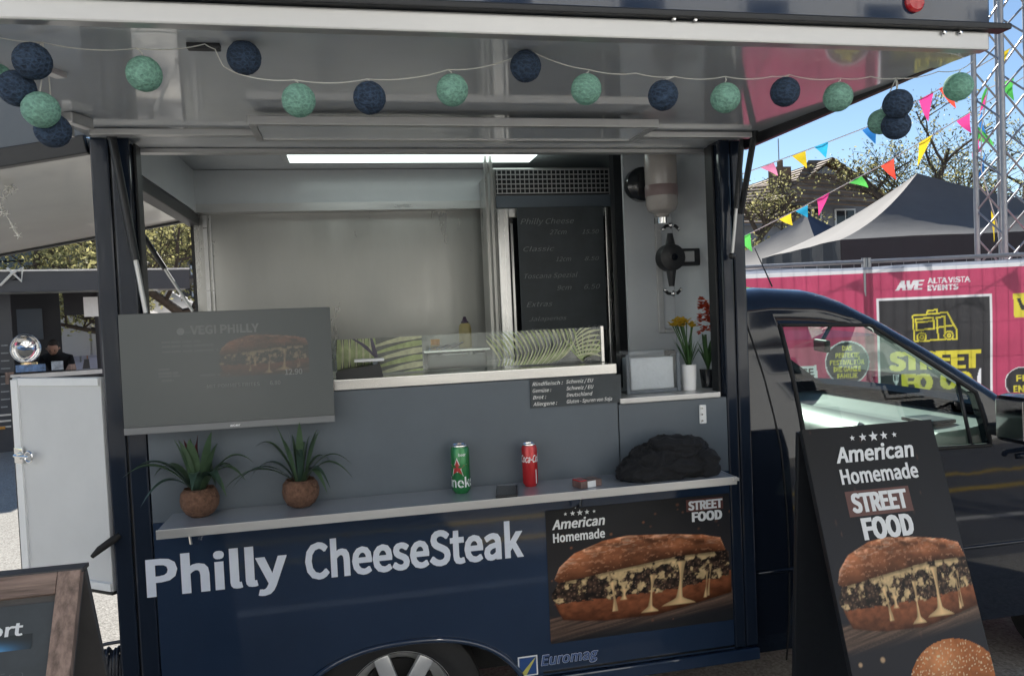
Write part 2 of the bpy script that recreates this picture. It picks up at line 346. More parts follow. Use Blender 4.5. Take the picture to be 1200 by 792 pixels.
# ================================================================== THE GROUND
def ground_mat():
    m = bpy.data.materials.new('exposed_aggregate'); m.use_nodes = True; t = m.node_tree; p = t.nodes['Principled BSDF']; L = t.links.new
    tc = t.nodes.new('ShaderNodeTexCoord'); v = t.nodes.new('ShaderNodeTexVoronoi'); v.inputs['Scale'].default_value = 90; L(tc.outputs['Object'], v.inputs[0])
    n = t.nodes.new('ShaderNodeTexNoise'); n.inputs['Scale'].default_value = .35; n.inputs['Detail'].default_value = 7; L(tc.outputs['Object'], n.inputs[0])
    r = t.nodes.new('ShaderNodeValToRGB'); r.color_ramp.elements[0].color = (.21,.20,.175,1); r.color_ramp.elements[1].color = (.47,.45,.41,1)
    L(v.outputs['Color'], r.inputs[0])
    r2 = t.nodes.new('ShaderNodeMapRange'); r2.inputs[3].default_value = .72; r2.inputs[4].default_value = 1.2; L(n.outputs[0], r2.inputs[0])
    x = t.nodes.new('ShaderNodeMix'); x.data_type = 'RGBA'; x.blend_type = 'MULTIPLY'; x.inputs[0].default_value = 1; L(r.outputs[0], x.inputs[6]); L(r2.outputs[0], x.inputs[7])
    L(x.outputs[2], p.inputs['Base Color']); p.inputs['Roughness'].default_value = .85
    b = t.nodes.new('ShaderNodeBump'); b.inputs['Strength'].default_value = .4; b.inputs['Distance'].default_value = .006; L(v.outputs['Distance'], b.inputs['Height']); L(b.outputs[0], p.inputs['Normal'])
    return m
MT['ground'] = ground_mat()
struct(MB().quad((-400,-400,0),(400,-400,0),(400,400,0),(-400,400,0)).build('ground', 'ground'))
MT['asph'] = mat('asphalt', (.13,.13,.133), .85, var=.25, vscale=1.2, bump=.3, bscale=120)
struct(MB().quad((-60,-7.5,.004),(60,-7.5,.004),(60,-.9,.004),(-60,-.9,.004)).build('road', 'asph'))
MT['yel'] = mat('road_yellow', (.62,.42,.04), .7, var=.2, vscale=20)
MT['rwh'] = mat('road_white', (.72,.72,.70), .7, var=.2, vscale=20)
for y0 in (-2.75,-3.3): struct(MB().quad((-60,y0-.12,.008),(60,y0-.12,.008),(60,y0,.008),(-60,y0,.008)).build('yellow_road_line', 'yel'))
struct(MB().quad((-60,-1.95,.008),(60,-1.95,.008),(60,-1.85,.008),(-60,-1.85,.008)).build('white_road_line', 'rwh'))

# ================================================================== THE FOOD TRUCK
BX1 = 2.30
truck = thing('food_truck', 'black food truck with raised hatch and grey serving counter, lettered Philly CheeseSteak', 'food truck', (1.15,.85,0))
def part(name, m, parent=truck, smooth=False, fn=None, *a): mb = MB(); fn(mb); return mb.build(name, m, parent, smooth)
# lower side with wheel arch
ARX, ARZ, ARA, ARB = .94, .20, .43, .322
def arch(t, g=0.): c, s = math.cos(t), math.sin(t); e = 2/2.35; return (ARX+(ARA+g)*math.copysign(abs(c)**e, c), ARZ+(ARB+g)*abs(s)**e)
ap = [arch(math.pi*(1-i/40)) for i in range(41)]; ap = [p for p in ap if p[1] > .337]
poly = [(.124,.337),(ap[0][0]-.012,.337)]+ap+[(ap[-1][0]+.012,.337),(2.198,.337),(2.198,1.032),(.124,1.032)]
lower = MB().prism(poly, (0,0,0), X, Z, Y, .03).build('lower_panel', 'paint', truck)
MB().tube([(p[0],-.004,p[1]) for p in [arch(math.pi*(1-i/48), .006) for i in range(49)] if p[1] > .34], .011, 8).build('wheel_arch_trim', 'paint', truck, 'all')
for xa, xb in ((.0,ARX-ARA-.06),(ARX+ARA+.06,BX1)): MB().box((xa,-.012,.285),(xb,.04,.331), .006).build('sill', 'paint', truck)
MB().box((1.43,-.006,.346),(2.195,-.0005,.352)).build('trim_line', 'blkg', truck)
# wheel well liner and wheel
wl = bpy.data.objects.new('wheel', None); COL.objects.link(wl); wl.parent = truck; ORG[wl.name] = ORG[truck.name]
WC = (.905, .045, .280)
MB().lathe([(.195,-.005),(.215,-.018),(.27,-.022),(.300,-.005),(.306,.03),(.306,.14),(.295,.165),(.2,.17)], WC, 48, 'Y', cap=False).build('tyre', 'rub', wl, True)
MB().lathe([(.200,-.012),(.204,-.004),(.196,.002),(.185,.03),(.178,.10),(.0001,.10)], WC, 48, 'Y', cap=False).build('rim', 'silver', wl, True)
for k in range(7):
    a = 2*math.pi*k/7+.10
    d = V((math.cos(a),0,math.sin(a))); s_ = V((-math.sin(a),0,math.cos(a))); c = V(WC)+d*.118+V((0,.012,0)); MB().obox(c, d, s_, Y, .155, .058, .03, .010).build('spoke', 'silver', wl, True)
MB().lathe([(.0001,-.006),(.030,-.006),(.05,.0),(.056,.02),(.056,.06)], WC, 24, 'Y').build('hub_cap', 'alu', wl, True)
MB().lathe([(.0001,.072),(.14,.072),(.14,.09)], WC, 24, 'Y').build('brake_disc', 'rub', wl, True)
for k in range(5):
    a = 2*math.pi*k/5; MB().lathe([(.0001,-.012),(.009,-.012),(.010,.01)], (WC[0]+.042*math.cos(a), WC[1]-.002, WC[2]+.042*math.sin(a)), 6, 'Y').build('wheel_bolt', 'chrome', wl)
# far wheel and rear axle shadow body
MB().lathe([(.2,-.01),(.306,.0),(.306,.16),(.2,.17)], (WC[0],1.52,WC[2]), 32, 'Y', cap=False).build('tyre', 'rub', truck, True)
MB().box((.05,.24,.28),(4.2,1.46,.52)).build('underbody', 'rub', truck)
# pillars
MB().box((0,0,.337),(.056,.10,2.300), .006).box((.061,.002,.337),(.119,.10,2.300), .006).build('pillar', 'pillar', truck)
MB().box((.001,.014,.337),(.118,.09,2.298)).build('pillar_core', 'blk', truck)
MB().box((.1205,.040,1.065),(.130,.10,2.29), .002).build('inner_jamb', 'blk', truck)
MB().box((2.201,.0,.337),(2.246,.10,2.300), .006).box((2.251,.002,.337),(BX1,.10,2.300), .006).build('pillar', 'pillar', truck)
MB().box((2.203,.014,.337),(2.298,.09,2.298)).build('pillar_core', 'blk', truck)
MB().box((2.190,.040,1.065),(2.1995,.10,2.29), .002).build('inner_jamb', 'blk', truck)
MB().tube([(.20,.028,1.07),(.20,.028,1.42)], .019, 12).build('black_post', 'blk', truck, True)
# box shell
MB().box((0,1.70,.337),(BX1,1.75,2.50)).build('far_wall', 'paint', truck)
MB().box((0,.16,2.475),(BX1,1.76,2.53)).build('roof', 'ceil', truck)
MB().box((2.275,.101,.337),(BX1,1.699,2.474)).build('front_wall', 'ceil', truck)
MB().box((.0,.101,.50),(2.274,1.699,.55)).build('floor_panel', 'anth', truck)
MB().box((.02,1.548,.551),(1.60,1.569,2.474)).build('back_wall', 'steelwall', truck)
MB().box((1.60,1.55,.551),(2.274,1.572,2.474)).build('back_wall', 'anth', truck)
MB().box((1.49,1.545,1.3),(1.494,1.549,2.25)).build('wall_seam', 'steelwall', truck)
MB().box((0,1.57,.56),(.065,1.698,2.25)).build('rear_post', 'blk', truck)
MB().box((.068,1.535,.9),(.088,1.547,2.25)).box((.10,1.535,.9),(.108,1.547,2.25)).build('rear_post_trim', 'alu', truck)
# cabinet band along the top of the back wall
MB().box((.025,1.47,2.300),(1.555,1.546,2.472)).build('hood', 'ceil', truck)
MB().box((.025,1.462,2.256),(1.555,1.546,2.299)).build('hood_trim', 'alu', truck)
MB().box((1.556,1.44,1.3),(1.575,1.546,2.473)).box((1.59,1.44,1.3),(1.602,1.546,2.473)).build('corner_profile', 'steelwall', truck)
# header over the serving opening
MB().box((.0,.17,2.290),(BX1-.03,.19,2.474)).box((.0,.0,2.302),(BX1,.17,2.335)).build('header', 'ceil', truck)
MB().box((.03,.155,2.285),(2.26,.196,2.299)).build('header_rail', 'alu', truck)
MB().box((.05,-.165,2.272),(2.25,-.135,2.292), .003).build('hinge_rail', 'alu', truck)
MB().box((.0,.2,2.26),(.05,1.70,2.473), .004).build('rear_beam', 'ceil', truck)
MB().box((-.012,.12,2.20),(.05,1.70,2.255), .004).build('rear_beam_seal', 'blk', truck)
# serving counter
MB().box((.124,.001,1.033),(1.757,.03,1.432)).build('front_panel', 'anth', truck)
MB().box((1.762,.001,1.033),(2.198,.03,1.318)).build('front_panel', 'anth', truck)
MB().box((.124,-.006,1.434),(1.757,.012,1.472), .003).box((.124,.0125,1.462),(1.757,.46,1.4715)).build('steel_counter', 'steelh', truck)
MB().box((1.764,-.012,1.320),(2.169,.36,1.341), .003).build('side_shelf', 'alu', truck)
MB().box((1.758,.02,1.0),(1.7635,.40,1.46)).build('counter_end', 'blk', truck)
hx = onY(823,485,0); MB().box((hx.x-.014,-.008,hx.z-.036),(hx.x+.014,.001,hx.z+.036), .004).build('hinge', 'vinylw', truck)
for k in (-1,0,1): MB().lathe([(.0001,-.0125),(.004,-.0125),(.0045,-.008)], (hx.x-.006, 0, hx.z+k*.024), 8, 'Y').build('hinge_screw', 'steel', truck)
MB().box((.20,.40,1.2),(1.72,.44,1.46)).build('worktop_back', 'anth', truck)
# drink shelf hinged outside
sh = MB().box((.187,-.216,1.038),(2.112,-.002,1.060), .002).build('drink_shelf', 'shelf', truck)
MB().box((.186,-.223,1.034),(2.114,-.2165,1.0625), .0015).build('edge_strip', 'alu', sh)
for xx in (.262,1.565): MB().tube([(xx,-.13,1.036),(xx,-.11,.985),(xx,-.02,.955)], .006, 8).build('shelf_bracket', 'chrome', sh, True)
MB().box((2.10,-.225,1.046),(2.122,-.05,1.058), .002).build('shelf_end', 'alu', sh)
# lettering on the lower panel
mb = MB(); textmb(mb, 'Philly', (.093,-.0035,.788), X, Z, .452, .126, bold=.028); textmb(mb, 'CheeseSteak', (.603,-.0035,.788), X, Z, .772, .126, bold=.028)
mb.build('lettering', 'vinyl', truck)
# sandwich poster with its own lettering
PO = V((1.462,-.003,.452)); PW, PH = .733, .495
uu, tt_ = np.meshgrid(np.linspace(0,1,250), np.linspace(0,1,172)); im = backdrop(uu, tt_); sandwich(im, uu, tt_)
MT['print'] = vcmat('printed_foil', .34, .22)
poster = printed('poster', im*.85, PO, X, Z, PW, PH, MT['print'], truck)
def logo(parent, O, ex, ey, nrm, wd, street=None):
    """five stars over American / Homemade in white"""
    mb = MB(); O = V(O)+nrm*.0015
    for k, r_ in enumerate((.034,.05,.062,.05,.034)): mb.flat(star(r_*wd), O+ex*(wd*(.26+.135*k))+ey*(wd*.52), ex, ey)
    textmb(mb, 'American', O+ex*(wd*.0)+ey*(wd*.255), ex, ey, wd, wd*.175, bold=.03, shear=.18)
    textmb(mb, 'Homemade', O+ex*(wd*.01)+ey*(wd*.02), ex, ey, wd*.98, wd*.165, bold=.03)
    return mb.build('lettering', 'vinylw', parent)
logo(poster, PO+X*.022+Z*.37, X, Z, -Y, .205)
MT['redblk'] = mat('label_red', (.11,.035,.03), .4)
MB().flat([(0,0),(.152,0),(.152,.046),(0,.046)], PO+X*.553+Z*.438-Y*.001, X, Z).build('label_ground', 'redblk', poster)
mb = MB(); textmb(mb, 'STREET', PO+X*.560+Z*.443-Y*.0025, X, Z, .142, .035, bold=.045); textmb(mb, 'FOOD', PO+X*.574+Z*.398-Y*.0025, X, Z, .125, .037, bold=.045)
mb.build('lettering', 'vinylw', poster)
# maker's emblem
LB = onY(603,792,-.003); 
MT['embl'] = mat('emblem_blue', (.03,.08,.24), .3); MT['emby'] = mat('emblem_yellow', (.55,.52,.12), .4); MT['embt'] = mat('emblem_text', (.05,.10,.25), .35)
EO = V((1.335,-.0025,.345)); e1 = MB().flat([(0,0),(.074,0),(.074,.074),(0,.074)], EO, X, Z).build('emblem', 'vinylw', truck)
MB().flat([(.005,.005),(.069,.005),(.069,.069),(.005,.069)], EO-Y*.001, X, Z).build('emblem_field', 'embl', e1)
MB().flat([(.005,.005),(.030,.005),(.069,.069),(.058,.060)], EO-Y*.002, X, Z).build('emblem_stroke', 'emby', e1)
mb = MB(); textmb(mb, 'Euromag', EO+X*.086+Z*.030-Y*.0005, X, Z, .222, .040, bold=.030, shear=.18); mb.build('lettering', 'vinyl', e1)
mb = MB(); textmb(mb, 'Euromag', EO+X*.0875+Z*.031-Y*.0015, X, Z, .219, .038, bold=.008, shear=.18); mb.build('lettering', 'embt', e1)
# raised side hatch
HY, HZ0, HZ1 = -1.13, 2.303, 2.252
HD = V((0, HY, HZ1-HZ0)); HN = V((0, -(HZ1-HZ0), HY)).normalized()   # HN points down
hatch = MB().add([V((0,0,HZ0)),V((BX1,0,HZ0)),V((BX1,0,HZ0))+HD,V((0,0,HZ0))+HD]+[q+Z*.05 for q in (V((0,0,HZ0)),V((BX1,0,HZ0)),V((BX1,0,HZ0))+HD,V((0,0,HZ0))+HD)],
    [(0,1,2,3),(4,7,6,5),(0,4,5,1),(1,5,6,2),(2,6,7,3),(3,7,4,0)]).build('side_hatch', 'under', truck)
MB().box((-.004,HY-.032,2.248),(BX1+.004,HY-.001,2.290), .004).build('front_profile', 'alu', hatch)
MB().box((-.004,HY-.050,2.292),(BX1+.05,HY-.012,2.306), .003).build('gutter', 'blk', hatch)
MB().box((-.004,HY-.038,2.3065),(BX1,HY-.010,2.62), .004).build('fascia', 'paint', hatch)
MB().box((-.006,HY,2.262),(.012,-.17,2.298)).build('side_profile', 'alu', hatch)
MB().box((BX1-.012,HY,2.258),(BX1+.006,-.02,2.300)).build('side_profile', 'blk', hatch)
mb = MB()
for px, py in ((420,4),(450,5),(1107,38),(1126,38),(790,22),(815,23)):
    q = onY(px, py, HY-.039); MB().lathe([(.0001,-.004),(.004,-.003),(.0055,.001)], (q.x,HY-.038,q.z), 10, 'Y').build('rivet', 'chrome', hatch, True)
MT['redlamp'] = mat('red_reflector', (.55,.02,.03), .2, coat=.5)
q = onY(1071,3,HY-.04); MB().lathe([(.0001,-.012),(.019,-.011),(.024,-.006),(.024,.0)], (q.x,HY-.039,q.z), 24, 'Y').build('marker_reflector', 'redlamp', hatch, True)
mb = MB()
for px, py in ((55,78),(92,142)):
    q = onZ(px, py, 2.27); MB().obox(q, V((.35,.93,0)).normalized(), V((.93,-.35,0)).normalized(), Z, .09, .03, .03, .004).build('hatch_bracket', 'alu', hatch)
q = onZ(240,49,2.262); MB().box((q.x-.035,q.y-.012,2.245),(q.x+.03,q.y+.012,2.2585), .003).build('cable_clip', 'blk', hatch)
# ceiling panels
a, b = onZ(290,146,2.235), onZ(772,150,2.235)
c_, d_ = onZ(312,166,2.235), onZ(738,166,2.235)
y0, y1 = (a.y+b.y)/2, (c_.y+d_.y)/2
MB().box((a.x,y0,2.236),(b.x,y0+.02,2.262), .003).box((a.x,y0+.0205,2.238),(a.x+.02,y1,2.260)).box((b.x-.02,y0+.0205,2.238),(b.x,y1,2.260)).box((a.x,y1,2.238),(b.x,y1+.02,2.260)).build('light_panel_frame', 'alu', truck)
MB().box((a.x+.021,y0+.021,2.242),(b.x-.021,y1-.001,2.250)).build('light_panel', 'under', truck)
a, b = onZ(334,176,2.455), onZ(632,179,2.455); y0 = .93; y1 = onZ(480,190,2.455).y
MT['tube'] = mat('lit_lamp', (.8,.85,.82), .4, emit=(.86,1,.95), estr=.95)
lamp = MB().box((a.x,y0,2.452),(b.x,y1,2.474)).build('ceiling_lamp', 'tube', truck)
MB().box((a.x-.03,y0-.02,2.458),(a.x-.001,y1+.02,2.474)).box((a.x,y1+.0005,2.456),(b.x,y1+.02,2.474)).build('lamp_frame', 'alu', lamp)
# gas struts and hatch arms
def strut(p, q, fr=.55, r=.011, parent=truck, sil='alu'):
    p, q = V(p), V(q); m_ = p.lerp(q, fr); g = MB().tube([p,m_], r, 10).build('gas_strut', 'blk', parent, True)
    MB().tube([m_,q], r*.62, 10).build('strut_rod', sil, g, True)
    for e_ in (p, q): MB().sphere(e_, r*1.3, 10, 6).build('ball_joint', 'blk', g, True)
strut(onY(131,160,-.035), onY(172,372,-.03), .68, .013)
strut(onY(165,272,1.50), onY(228,368,1.45), .45, .013)
strut(onY(870,160,-.06), onY(858,300,-.03), .6, .010)
MB().tube([onY(885,152,-.16), onY(868,250,-.02)], .012, 8).build('hatch_arm', 'blk', truck, True)
# rear top hatch (opened at the left end)
RL = 1.02; ra = R(-10)
rd = V((-math.cos(ra),0,math.sin(ra))); rn = V((-math.sin(ra)*-1,0,math.cos(ra)))
rh0 = V((-.01,0,2.262)); 
rear = MB().add([rh0+Y*.03, rh0+Y*1.72, rh0+Y*1.72+rd*RL, rh0+Y*.03+rd*RL]+[q+Z*.045 for q in (rh0+Y*.03, rh0+Y*1.72, rh0+Y*1.72+rd*RL, rh0+Y*.03+rd*RL)],
    [(0,1,2,3),(4,7,6,5),(0,4,5,1),(1,5,6,2),(2,6,7,3),(3,7,4,0)]).build('rear_hatch', 'hatchw', truck)
MB().obox(rh0+rd*(RL/2)+Y*.012+Z*.018, rd, Y, rd.cross(Y), RL, .034, .06, .004).obox(rh0+rd*(RL/2)+Y*1.738+Z*.018, rd, Y, rd.cross(Y), RL, .034, .06, .004).obox(rh0+rd*(RL+.012)+Y*.87+Z*.018, rd, Y, rd.cross(Y), .022, 1.72, .06, .004).build('hatch_frame', 'blk', rear)
MB().add([rh0+Y*.02+Z*.052, rh0+Y*.02+rd*RL+Z*.052, rh0+Y*.02+rd*RL+Z*.46, rh0+Y*.02+Z*.30]+[q+Y*.03 for q in (rh0+Y*.02+Z*.052, rh0+Y*.02+rd*RL+Z*.052, rh0+Y*.02+rd*RL+Z*.46, rh0+Y*.02+Z*.30)], [(0,1,2,3),(4,7,6,5),(0,4,5,1),(1,5,6,2),(2,6,7,3),(3,7,4,0)]).build('hatch_side_wall', 'anth', rear)
strut(onY(112,168,.12), onY(122,190,.12), .5, .012)
MB().tube([onY(168,222,1.2), onY(162,262,1.2)], .012, 8).build('hatch_stay', 'alu', rear, True)
# opened rear door, hinged at the near corner
dh = V((-.006,.03,0)); dd = (V((-.372,.30,0))-dh).normalized(); dn = V((dd.y,-dd.x,0));  DL = .455
if dn.y > 0: dn = -dn
door = MB().obox(dh+dd*(DL/2)+Z*1.168, dd, dn, Z, DL, .03, .712, .003).build('rear_door', 'door', truck)
fc = dh+dn*.018
MB().obox(fc+dd*(DL-.020)+Z*1.168, dd, dn, Z, .036, .010, .70, .002).obox(fc+dd*(DL/2-.02)+Z*1.510, dd, dn, Z, DL-.045, .010, .026, .002).obox(fc+dd*(DL/2-.02)+Z*.828, dd, dn, Z, DL-.045, .010, .026, .002).build('door_frame', 'vinylw', door)
MB().obox(dh+dd*(DL+.006)+Z*1.165, dd, dn, Z, .010, .036, .72, .002).obox(dh+dd*(DL/2)+Z*.806, dd, dn, Z, DL, .034, .010, .002).build('door_seal', 'rub', door)
lt = fc+dd*(DL-.060)+Z*1.253+dn*.008
MB().obox(lt+dd*.03, dd, dn, Z, .045, .006, .055, .002).tube([lt+dd*.04+dn*.01,lt-dd*.045+dn*.014], .0055, 8).tube([lt-dd*.045+dn*.014+dd*.02*math.cos(t)+Z*.018*math.sin(t) for t in np.linspace(0,6.28,16)], .004, 6).obox(lt+dd*.01+dn*.008, dd, dn, Z, .02, .016, .022, .002).build('latch', 'chrome', door, True)
q0, q1 = onY(108,652,-.03), onY(133,632,-.01)
MB().tube([q0, q0.lerp(q1,.4)+V((0,-.01,.004)), q1, V((.02,.0,q1.z+.01))], [.007,.012,.013,.010], 10).build('rubber_stay', 'rub', truck, True)

# ---- cab
zt = lambda x: float(np.interp(x, [2.29,2.5,2.72,2.84,3.0,3.2,3.5,3.68,4.1,4.32,4.44,4.5], [1.752,1.762,1.745,1.705,1.615,1.485,1.275,1.145,1.04,.95,.80,.62]))
def ys(z): return .022+(.05*((.75-z)/.5)**2 if z < .75 else 0)+(.20*((z-1.05)/.7)**1.45 if z > 1.05 else 0)
def cab_loft(ins=0., x0=2.302, x1=4.5, zb=.27):
    xs = np.concatenate([np.linspace(x0, 2.7, 5), np.linspace(2.75, 3.7, 20), np.linspace(3.8, x1, 9)]); secs = []
    for x in xs:
        top = zt(x)-ins; rr = float(np.interp(x, [2.3,3.3,3.7,4.5],[.13,.10,.09,.14])); fr = float(np.interp(x,[2.3,4.1,4.5],[0,0,.16]))
        half = []; zz = max(zb+.05, top-rr)
        for i in range(11): z = zb+ins+(zz-zb-ins)*i/10; half.append((ys(z)+ins+fr, z))
        yb, zc = half[-1]; r2 = min(rr, .14)
        for i in range(1,7): t = math.pi/2*i/6; half.append((yb+r2*1.15*(1-math.cos(t)), zc+(top-.022-zc)*math.sin(t)))
        ye = half[-1][0]
        for i in range(1,5): s_ = i/4; half.append((ye+(.85-ye)*s_, top-.022+.022*(1-(1-s_)**2)))
        full = half+[(1.70-y_, z_) for y_, z_ in reversed(half[:-1])]; secs.append([V((x,y_,z_)) for y_, z_ in full])
    mb = MB(); n = len(secs[0]); mb.v = [tuple(p) for s_ in secs for p in s_]
    mb.f = [(i*n+k, (i+1)*n+k, (i+1)*n+(k+1) % n, i*n+(k+1) % n) for i in range(len(secs)-1) for k in range(n)]
    mb.f += [tuple(range(n)), tuple(range((len(secs)-1)*n, len(secs)*n))[::-1]]
    return mb
cab = cab_loft().build('cab_body', 'van', truck)
inner = cab_loft(.045, 2.36, 4.30, .34).build('tmp_inner', 'blk', truck)
wpx = [(924,381),(1031,381),(1136,459),(1146,519),(1040,524),(950,524)]
wp = [onY(px_, py_, .09) for px_, py_ in wpx]; wp = [(q.x, q.z) for q in wp]; wp[3] = (wp[3][0], 1.035); wp[4] = (wp[4][0], 1.045); wp[5] = (wp[3][0]-.86, 1.055)
cut = MB().prism(wp, (0,-.3,0), X, Z, Y, 2.4).build('tmp_cut', 'blk', truck)
wa, wb2 = V((2.93,0,zt(2.93))), V((3.60,0,zt(3.60))); wd_ = (wb2-wa).normalized(); wn = V((-wd_.z,0,wd_.x)); L_ = (wb2-wa).length
wpoly = [(.03,.24),(L_-.01,.17),(L_-.01,1.53),(.03,1.46)]
cut2 = MB().prism(wpoly, wa-wn*.16, wd_, Y, wn, .32).build('tmp_cut', 'blk', truck)
for other, solver in ((inner,'EXACT'),(cut,'EXACT'),(cut2,'EXACT')):
    md = cab.modifiers.new('b', 'BOOLEAN'); md.operation = 'DIFFERENCE'; md.object = other; md.solver = solver
bpy.context.view_layer.update()
me = bpy.data.meshes.new_from_object(cab.evaluated_get(bpy.context.evaluated_depsgraph_get())); cab.modifiers.clear(); cab.data = me
me.materials.clear(); me.materials.append(MT['van']); 
for p_ in me.polygons: p_.material_index = 0
me.shade_smooth(); me.set_sharp_from_angle(angle=R(35))
for o in (inner, cut, cut2): bpy.data.objects.remove(o)
def side_glass(flip):
    mb = MB(); bm = bmesh.new(); cx = sum(p[0] for p in wp)/6; cz = sum(p[1] for p in wp)/6
    pts = [(cx+(p[0]-cx)*1.012, cz+(p[1]-cz)*1.012) for p in wp]
    n = 8; rows = []
    for i in range(n+1):
        z = max(p[1] for p in pts)+(min(p[1] for p in pts)-max(p[1] for p in pts))*i/n; xs = []
        for k in range(6):
            (x_0,z_0),(x_1,z_1) = pts[k], pts[(k+1) % 6]
            if abs(z_1-z_0) > 1e-6 and min(z_0,z_1)-1e-6 <= z <= max(z_0,z_1)+1e-6: xs.append(x_0+(x_1-x_0)*(z-z_0)/(z_1-z_0))
        yv = ys(z)+.020; yv = 1.70-yv if flip else yv
        rows.append((V((min(xs),yv,z)), V((max(xs),yv,z))))
    for i in range(n): mb.quad(rows[i][0], rows[i][1], rows[i+1][1], rows[i+1][0])
    return mb.build('side_window', 'cabglass', truck, 'all')
side_glass(False); side_glass(True)
MB().flat([(p[0],p[1]) for p in wpoly], wa-wn*.015, wd_, Y).build('windscreen', 'wsglass', truck)
# black rubber round the near window, quarter post, door seams
mb = MB(); loop = [V((p[0], ys(p[1])-.0005, p[1])) for p in wp]
fine = []
for k in range(6):
    a, b = loop[k], loop[(k+1) % 6]
    for j in range(6): q = a.lerp(b, j/6); fine.append(V((q.x, ys(q.z)-.0005, q.z)))
mb.tube(fine+[fine[0]], .009, 6); mb.build('window_seal', 'rub', truck, 'all')
qa, qb = onY(1118,447,.10), onY(1126,519,.09)
MB().tube([V((qa.x,ys(qa.z)+.012,qa.z)), V((qb.x,ys(qb.z)+.012,qb.z))], .008, 6).build('window_post', 'blk', truck, 'all')
mb = MB()
def seam(pts, r=.0035):
    f = []
    for i in range(len(pts)-1):
        a, b = onY(*pts[i],.03), onY(*pts[i+1],.03)
        for j in range(8): q = a.lerp(b, j/8); f.append(V((q.x, ys(q.z)-.0005, q.z)))
    MB.tube(mb, f, r, 5)
seam([(884,352),(893,372),(904,440),(914,520),(921,600),(926,700),(930,790)]); mb.build('door_seam', 'rub', truck)
MB().tube([V((2.32+1.98*i/14, ys(.61)-.002, .61)) for i in range(15)], .008, 6).build('side_moulding', 'van', truck, 'all')
hq = onY(1196,640,.0); MB().tube([V((3.50,-.005,.985)),V((3.53,-.028,.99)),V((3.63,-.028,.995)),V((3.66,-.005,.99))], .012, 8).build('door_handle', 'van', truck, 'all')
# inside the cab
MT['dash'] = mat('dashboard_grey', (.16,.17,.17), .5, var=.08, vscale=10, bump=.1, bscale=200)
MB().prism([(2.90,.70),(2.88,.98),(2.93,1.07),(3.02,1.118),(3.14,1.125),(3.20,1.08),(3.20,.70)], (0,.11,0), X, Z, Y, 1.48).build('dash_cowl', 'blk', truck, True)
prof = [(3.205,.70),(3.205,1.07),(3.24,1.085),(3.36,1.09),(3.52,1.11),(3.62,1.11),(3.60,.75)]
MB().prism(prof, (0,.12,0), X, Z, Y, 1.46).build('dashboard', 'dash', truck)
MB().box((3.28,.22,1.1),(3.42,.40,1.118), .006).build('dash_vent', 'blk', truck)
mb = MB(); mb.lathe([(.0001,0),(.17,.0),(.20,.05),(.2,.16),(.16,.20),(.0001,.21)], (2.86,1.22,1.0), 20, 'X'); mb.build('instrument_hood', 'blk', truck, True)
mb = MB(); cc_ = V((2.80,1.22,1.02)); tl = V((.42,0,.9)).normalized()
mb.tube([cc_+Y*.185*math.cos(t)+tl*.185*math.sin(t) for t in np.linspace(0,6.283,30)], .014, 8); mb.tube([cc_-Y*.17,cc_+Y*.17], .014, 6); mb.build('steering_wheel', 'blk', truck, 'all')
rm = onY(963,405,.72); MB().obox(rm, V((.3,.95,0)).normalized(), V((.95,-.3,0)).normalized(), Z, .20, .03, .062, .012).tube([rm+Z*.02, rm+V((.06,0,.11))], .010, 8).build('rear_view_mirror', 'blk', truck)
for yy in (.47,1.22):
    MB().box((2.38,yy-.22,.72),(2.48,yy+.22,1.18), .04).box((2.40,yy-.22,.60),(2.85,yy+.22,.72), .04).build('seat', 'blk', truck, True)
# door mirror
m0 = onY(1186,490,-.10)
mir = MB().obox(m0+V((.03,-.02,0)), X, Y, Z, .12, .17, .20, .035).build('door_mirror', 'blkg', truck, True)
MB().obox(m0+V((-.032,-.02,0)), X, Y, Z, .004, .13, .155, .0015).build('mirror_glass', 'chrome', mir)
MB().obox(m0+V((.03,.09,-.06)), X, Y, Z, .07, .09, .05, .015).build('mirror_arm', 'blk', mir, True)
q = onY(884,290,.75); q2 = V((q.x+.09,.75,1.75)); MB().tube([q2, q], .004, 6, .002).build('aerial', 'blk', truck)
for yy in (.01,1.53):
    MB().lathe([(.2,-.01),(.306,.0),(.306,.16),(.2,.17)], (3.95,yy+.03,.306), 32, 'Y').build('tyre', 'rub', truck, True)

# ================================================================== THINGS IN AND ON THE TRUCK
# ---- fridge
FY = 1.02
f0, f1 = onY(578,196,FY), onY(716,196,FY); fb = .552
fridge = thing('fridge', 'tall steel bottle fridge with louvred top grille, behind the serving counter', 'fridge', ((f0.x+f1.x)/2, FY+.22, fb))
zt_ = f0.z; zg = onY(645,229,FY).z; zd = onY(645,243,FY).z
MB().box((f0.x,FY+.02,fb),(f1.x,FY+.43,zt_), .006).build('body', 'steelwall', fridge)
MB().box((f0.x+.012,FY+.008,zg+.004),(f1.x-.012,FY+.019,zt_-.01)).build('grille_recess', 'blk', fridge)
nw = 26
for i in range(6):
    z = zg+.012+(zt_-zg-.026)*i/5; MB().box((f0.x+.012,FY-.002,z-.0022),(f1.x-.012,FY+.007,z+.0022)).build('grille_bar', 'alu', fridge)
for i in range(nw):
    x = f0.x+.016+(f1.x-f0.x-.032)*i/(nw-1); MB().box((x-.0020,FY-.0065,zg+.008),(x+.0020,FY-.0025,zt_-.012)).build('grille_bar', 'alu', fridge)
MB().box((f0.x+.008,FY-.004,zd),(f1.x-.008,FY+.019,zg), .003).build('control_strip', 'anth', fridge)
mb = MB(); dz = 1.0
